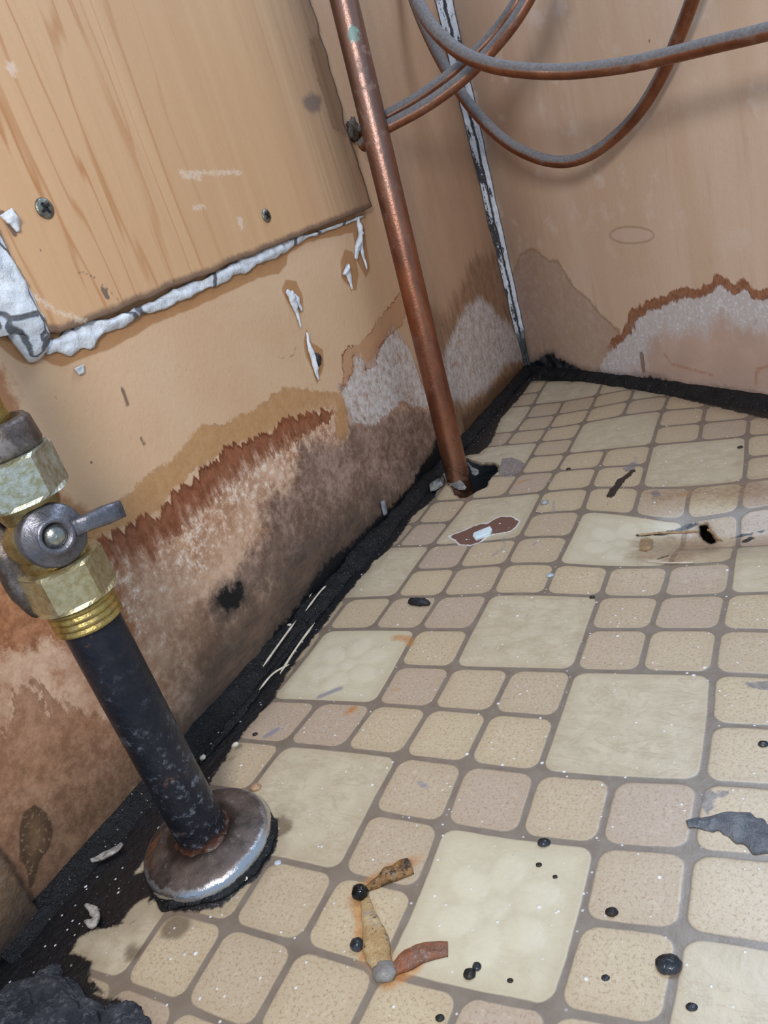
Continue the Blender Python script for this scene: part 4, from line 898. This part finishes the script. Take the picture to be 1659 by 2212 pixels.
hexpart('union_nut', 5.42, 5.95, .52, brass('sky_tinted_brass', (206, 212, 206), (170, 166, 130), (130, 126, 96), .4), .42)  # bluish sky reflection put into the nut's brass colour
mesh_obj('collar', *lathe_vf([(.3, 5.93), (.44, 5.95), (.46, 6.0), (.44, 6.25), (.40, 6.3), (.36, 6.3), (.34, 6.1)], (GX, GY, 0), ax, 40), M_cast2, gv)
mesh_obj('outlet_tube', *lathe_vf([(.24, 6.0), (.26, 6.05), (.26, 8.4), (.1, 8.42)], (GX, GY, 0), ax, 40), M_brd, gv)
sp = np.array([.9, -.35, .10]); sp /= np.linalg.norm(sp); lv = np.array([.39, .91, -.10]); lv -= (lv@sp)*sp; lv /= np.linalg.norm(lv); upv = np.cross(sp, lv)
bc = np.array([GX, GY, 4.97])
mesh_obj('body', *blob_vf(bc, .40, .44, .36, amp=.05, flat=False, sub=4), M_br, gv)
mesh_obj('plug_housing', *lathe_vf([(.25, -.55), (.36, -.5), (.38, -.1), (.36, .1), (.36, .30), (.33, .36), (.24, .37)], bc, sp, 40), M_cast, gv)
# brown casting lobe on the far left side of the body
q = bc+np.array([-.38, -.24, -.30]); 
mesh_obj('lobe', *blob_vf(q, .20, .26, .62, amp=.12, freq=1.4, flat=False, seed=8, sub=4), M_cast2, gv)
sc_ = bc+sp*.34
cap = mesh_obj('lever_hub', *lathe_vf([(.35, -.02), (.36, .03), (.33, .07), (.22, .09), (.20, .15), (.155, .16), (.145, .09), (.0, .09)], sc_, sp, 36), M_cast, gv)
mesh_obj('spindle', *lathe_vf([(.12, .0), (.125, .10), (.09, .14), (.03, .155), (.0, .157)], sc_, sp, 28), brass('steel_dome', (176, 178, 170), (140, 142, 138), (110, 108, 100), .4, .25), gv)
def obox(c0, c1, w0, w1, t0, t1, a, b):
    V = []
    for cc, ww, tt in ((c0, w0, t0), ((c0*2+c1)/3, w0*.95, t0), ((c0+c1*2)/3, w1, t1), (c1, w1*.92, t1)):
        k = 16
        for j in range(k):
            an = 2*math.pi*(j+.5)/k; x = math.copysign(abs(math.cos(an))**.5, math.cos(an)); y = math.copysign(abs(math.sin(an))**.5, math.sin(an))
            V.append(cc+a*x*ww+b*y*tt)
    f = []
    for i in range(3):
        for j in range(16): f.append([i*16+j, i*16+(j+1) % 16, (i+1)*16+(j+1) % 16, (i+1)*16+j])
    f.append(list(range(16))[::-1]); f.append([48+j for j in range(16)]); return V, f
mesh_obj('lever', *obox(sc_+lv*.20+sp*.06, sc_+lv*.78+sp*.08, .10, .11, .09, .08, upv, sp), M_cast, gv)
mesh_obj('stop_lug', *obox(sc_-lv*.18-upv*.16-sp*.05, sc_-lv*.02-upv*.26-sp*.02, .09, .07, .08, .06, np.cross(sp, upv), sp), M_cast, gv)

# ================================================================== THINGS LYING ON THE FLOOR
# torn, rust-stained ridge
def tear_mat(name, a, b, dk=.15, rough=.35):
    g = NG(name); n = g.noise(3.5, 5, .7); n2 = g.noise(10, 5, .7)
    c = g.mix(g.sm(n, -.3, .3), a, b); c = g.mix(g.mul(g.sm(n2, dk, dk+.18), .9), c, (34, 24, 18)); c = g.mix(g.mul(g.sm(g.noise(7, 4, .7, off=(4, 4, 1)), .15, .3), .6), c, (150, 144, 140))
    return g.done(c, rough, 0, g.bump(n2, .5, .05), .6)
zt = empty('rusty_torn_ridge', FP(800, 2000), 'rust-stained Z-shaped torn ridge rising from the vinyl beside the flowered tile', 'torn ridge')
def rid(name, pts, w, h, mat, seed, wob=.14): mesh_obj(name, *ribbon_vf([FP(*p) for p in pts], w, (0, 0, 1), h, n=8, seed=seed, wob=wob, across=10, freq=2.5), mat, zt)
rid('upper_lip', [(782, 1928), (810, 1912), (850, 1890), (888, 1872)], [.05, .08, .10, .10], [.05, .09, .12, .10], tear_mat('rust_dark', (158, 118, 68), (92, 62, 38), .0), 1, .24)
rid('middle_bulge', [(788, 1942), (796, 1975), (806, 2020), (818, 2065), (834, 2105)], [.06, .10, .14, .16, .10], [.03, .05, .07, .08, .04], tear_mat('stained_vinyl', (198, 174, 132), (172, 138, 92), .16), 2, .16)
rid('lower_flake', [(842, 2105), (870, 2085), (905, 2062), (940, 2054), (968, 2050)], [.05, .10, .11, .10, .09], [.04, .08, .09, .07, .05], tear_mat('rust_orange', (158, 92, 54), (122, 86, 70), .26), 3, .22)
tip = FP(780, 1934); mesh_obj('black_tip', *blob_vf(tip+[0, 0, .05], .10, .10, .10, amp=.15, seed=3), simple('wet_black', (8, 7, 8), (20, 16, 14), 4, .12), zt)
tip = FP(832, 2103); mesh_obj('grey_tip', *blob_vf(tip+[0, 0, .03], .14, .12, .07, amp=.15, seed=6), simple('grey_tip', (110, 106, 104), (140, 136, 132), 6, .4), zt)

# grey scab at the right edge
M_scab = None
g = NG('grey_mortar'); n = g.noise(3, 6, .75); n3 = g.noise(13, 5, .7)
c = g.mix(g.sm(n, -.3, .4), (112, 117, 128), (160, 165, 174)); c = g.mix(g.mul(g.sm(n3, .15, .4), .6), c, (184, 188, 194)); M_scab = g.done(c, .5, 0, g.bump(g.add(n, n3), .9, .08), .4)
P = [FP(*p) for p in [(1484, 1781), (1515, 1776), (1560, 1775), (1605, 1788), (1645, 1806), (1690, 1828), (1740, 1850)]]
tag(mesh_obj('mortar_smear', *ribbon_vf(P, [.06, .13, .17, .19, .18, .2], (0, 0, 1), [.03, .06, .07, .07, .07], seed=12, wob=.34, across=14, n=12, freq=3.2), M_scab, origin=P[0]), 'rough grey mortar smear across the tiles at the right edge of the photo', 'smear')
# curled chip and lips by the split in the vinyl
P = [(1384, 1170), (1398, 1166), (1411, 1170), (1409, 1188), (1397, 1193), (1382, 1191)]
M_lip = tear_mat('split_lip', (190, 160, 120), (150, 120, 88), .22)
shard(P, 0, 'small square curled chip on the near side of the split in the vinyl', M_lip, 'vinyl_chip', .06, cat='chip', bulge=.04)
lip = [FP(1527, 1134), FP(1538, 1148), FP(1550, 1164), FP(1558, 1168)]
tag(mesh_obj('vinyl_lip', *ribbon_vf(lip, [.02, .03, .03, .015], (0, -.5, .86), .05, seed=4), M_lip, origin=lip[0]), 'curled torn vinyl edge right of the black split in the floor', 'torn edge')
lip = [FP(1380, 1157), FP(1420, 1152), FP(1465, 1145), FP(1510, 1136)]
tag(mesh_obj('vinyl_lip', *ribbon_vf(lip, [.015, .025, .03, .015], (0, -.4, .9), [.02, .03, .03, .02], seed=7), M_lip, origin=lip[0]), 'raised torn vinyl edge left of the black split in the floor', 'torn edge')
st = [FP(1397, 1215), FP(1440, 1219), FP(1500, 1218)]
tag(mesh_obj('stiff_hair', *tube_vf(catmull([p+[0, 0, .03] for p in st], 6), .012, 8), M_pale, origin=st[0]), 'thin pale bristle lying just in front of the split in the vinyl', 'bristle')
# white chip on the bare brown patch
shard([(1022, 1162), (1024, 1156), (1040, 1149), (1060, 1141), (1064, 1147), (1060, 1155), (1044, 1162), (1028, 1168)], 0, 'bright white plastic chip lying on the bare brown patch', simple('white_chip', (212, 232, 240), (226, 240, 246), 3, .4), 'white_chip', .06, cat='chip', bulge=.02)
c = FP(905, 1301, .03); tag(mesh_obj('soot_lump', *blob_vf(c, .24, .10, .09, rot=-.15, amp=.3, freq=2.5, seed=5), simple('soot', (14, 16, 22), (44, 46, 54), 9, .6), origin=c), 'oblong black sooty lump on a small tile beside the wall', 'lump')
M_pel = simple('dark_bead', (22, 24, 30), (60, 64, 72), 5, .15); M_pel2 = simple('black_crumb', (14, 14, 16), (50, 44, 40), 8, .4)
def pellet(px, py, r, label, mat=None, name='pellet', k=1.3, rot=.3, hh=.7):
    r *= .8; c = FP(px, py, r*hh*.35); tag(mesh_obj(name, *blob_vf(c, r*k, r, r*hh, rot=rot, amp=.12, seed=px % 7, sub=3), mat or M_pel2, origin=c), label, name.replace('_', ' '), 'dark droppings and crumbs scattered over the vinyl')
pellet(1444, 2083, .125, 'largest dark glossy bead, on a grout corner near the bottom right', M_pel, 'dark_bead')
pellet(1321, 1970, .065, 'small dark oval crumb on the tile right of the flowered tile', M_pel2)
pellet(1014, 2104, .075, 'larger of two black crumbs on the lower part of the flowered tile', M_pel2, k=1.1)
pellet(1030, 2088, .060, 'smaller of two black crumbs on the lower part of the flowered tile', M_pel, k=1.0)
pellet(1175, 1820, .075, 'shiny bead at the top edge of the flowered tile', M_pel, 'dark_bead')
pellet(771, 2041, .095, 'glossy blue-grey bead left of the Z-shaped rusty ridge', M_pel, 'dark_bead', k=1.1, hh=1.0)
pellet(1164, 1868, .035, 'tiny brown crumb inside the flowered tile below its shiny bead')
pellet(1199, 1894, .028, 'tiny crumb right of the middle of the flowered tile')
pellet(1102, 2118, .030, 'tiny dark crumb low on the flowered tile, right of the pair')
pellet(950, 2199, .045, 'black crumb at the very bottom of the photo below the flowered tile')
pellet(1649, 1607, .060, 'dark crumb on a small tile at the right edge, level with the big plain tile', M_pel)
pellet(1494, 2175, .050, 'blue-grey smudge-like crumb near the bottom right corner', M_pel, hh=.4)
pellet(1308, 2212-100, .0401, 'pale grey crumb on the tile left of the largest bead', M_pel, hh=.4)
pellet(1279, 1290, .045, 'black crumb on the grout beside the middle big tile', M_pel2)
pellet(1228, 1013, .050, 'black crumb at the edge of a small tile behind the hole', M_pel2)
pellet(1599, 966, .055, 'black crumb on the far big tile near the right edge', M_pel2)
pellet(1176, 1086, .085, 'pale glassy bead on a small tile right of the hole', simple('glass_bead', (120, 124, 130), (176, 180, 186), 9, .15), 'pale_bead', hh=.9)
pellet(1188, 1243, .070, 'pale glassy bead on the grout below the brown bare patch', simple('glass_bead2', (150, 160, 176), (196, 204, 214), 9, .15), 'pale_bead', hh=.6)
pellet(552, 1701, .085, 'small tan crumb at a tile corner above the flange', simple('tan_crumb', (150, 112, 84), (190, 160, 132), 9, .5), 'tan_crumb', hh=.8)
pellet(551, 1586, .045, 'dark red crumb beside the black sealant above the flange', M_pel2)
pellet(600, 1864, .05, 'clear bead by the grout right of the flange', simple('glass_bead3', (170, 176, 184), (206, 210, 216), 9, .15), 'pale_bead')
pellet(527, 1899, .06, 'white flake on the grime at the rim of the flange', M_pale, 'white_flake', hh=.6)
for i, (px, py, r, l) in enumerate([(625, 1350, .04, 'white speck on the ridge'), (508, 1609, .05, 'square white crumb'), (438, 1637, .05, 'cream crumb by the iron pipe')]):
    c = F(px, py, .18); tag(mesh_obj('white_flake', *blob_vf(c, r*1.3, r, r*.7, rot=i, amp=.3, seed=i, sub=2), M_pale, origin=c), l+' on the black sealant', 'flake')
def shelly(pts, w, label, seed):
    P = [FP(a, b, .06) for a, b in pts]
    tag(mesh_obj('curled_flake', *ribbon_vf(P, w, (0, -.3, .95), .06, seed=seed, wob=.3), simple('shell_white', (96, 90, 84), (186, 180, 174), 9, .35), origin=P[0]), label, 'flake')
shelly([(190, 1958), (205, 1966), (212, 1982), (202, 1996), (188, 1992)], [.03, .07, .04, .07, .03], 'curled whitish flake in the black grime left of the flange', 3)
shelly([(200, 1860), (225, 1848), (250, 1835), (265, 1822)], [.03, .07, .06, .03], 'pale bark-like flake on the black sealant beside the iron pipe', 5)

# cobwebby dirt heap in the bottom left corner
g = NG('dust_heap'); n = g.noise(1.6, 6, .75); n3 = g.noise(9, 6, .78)
c = g.mix(g.sm(n, -.3, .4), (58, 62, 74), (108, 112, 122)); c = g.mix(g.mul(g.sm(n3, .0, .35), .7), c, (166, 170, 176)); c = g.mix(g.sm(g.noise(6, 5, .7, off=(1, 1, 1)), .3, .42), c, (22, 20, 22))
c = g.mix(g.sm(g.voro(3.0), .07, .03), c, (206, 200, 188))
M_dust = g.done(c, .75, 0, g.bump(g.add(n, n3), 1.0, .1), .3)
parts = []
for (px, py, rx, ry, rz, sd) in [(120, 2250, 1.0, .5, .26, 1), (10, 2235, .6, .55, .3, 2), (265, 2245, .5, .3, .12, 3), (98, 2120, .16, .22, .12, 4), (50, 2170, .3, .3, .2, 5)]:
    parts.append(blob_vf(F(px, py), rx, ry, rz, rot=-.4, amp=.16, freq=3.0, seed=sd, sub=5))
dh = mesh_obj('dirt_heap', *join_vf(*parts), M_dust, origin=F(120, 2235)); tag(dh, 'blue-grey dusty dirt heap in the bottom left corner of the floor', 'dirt heap', kind='stuff')

for o in bpy.data.objects:
    if '_o' in o: del o['_o']
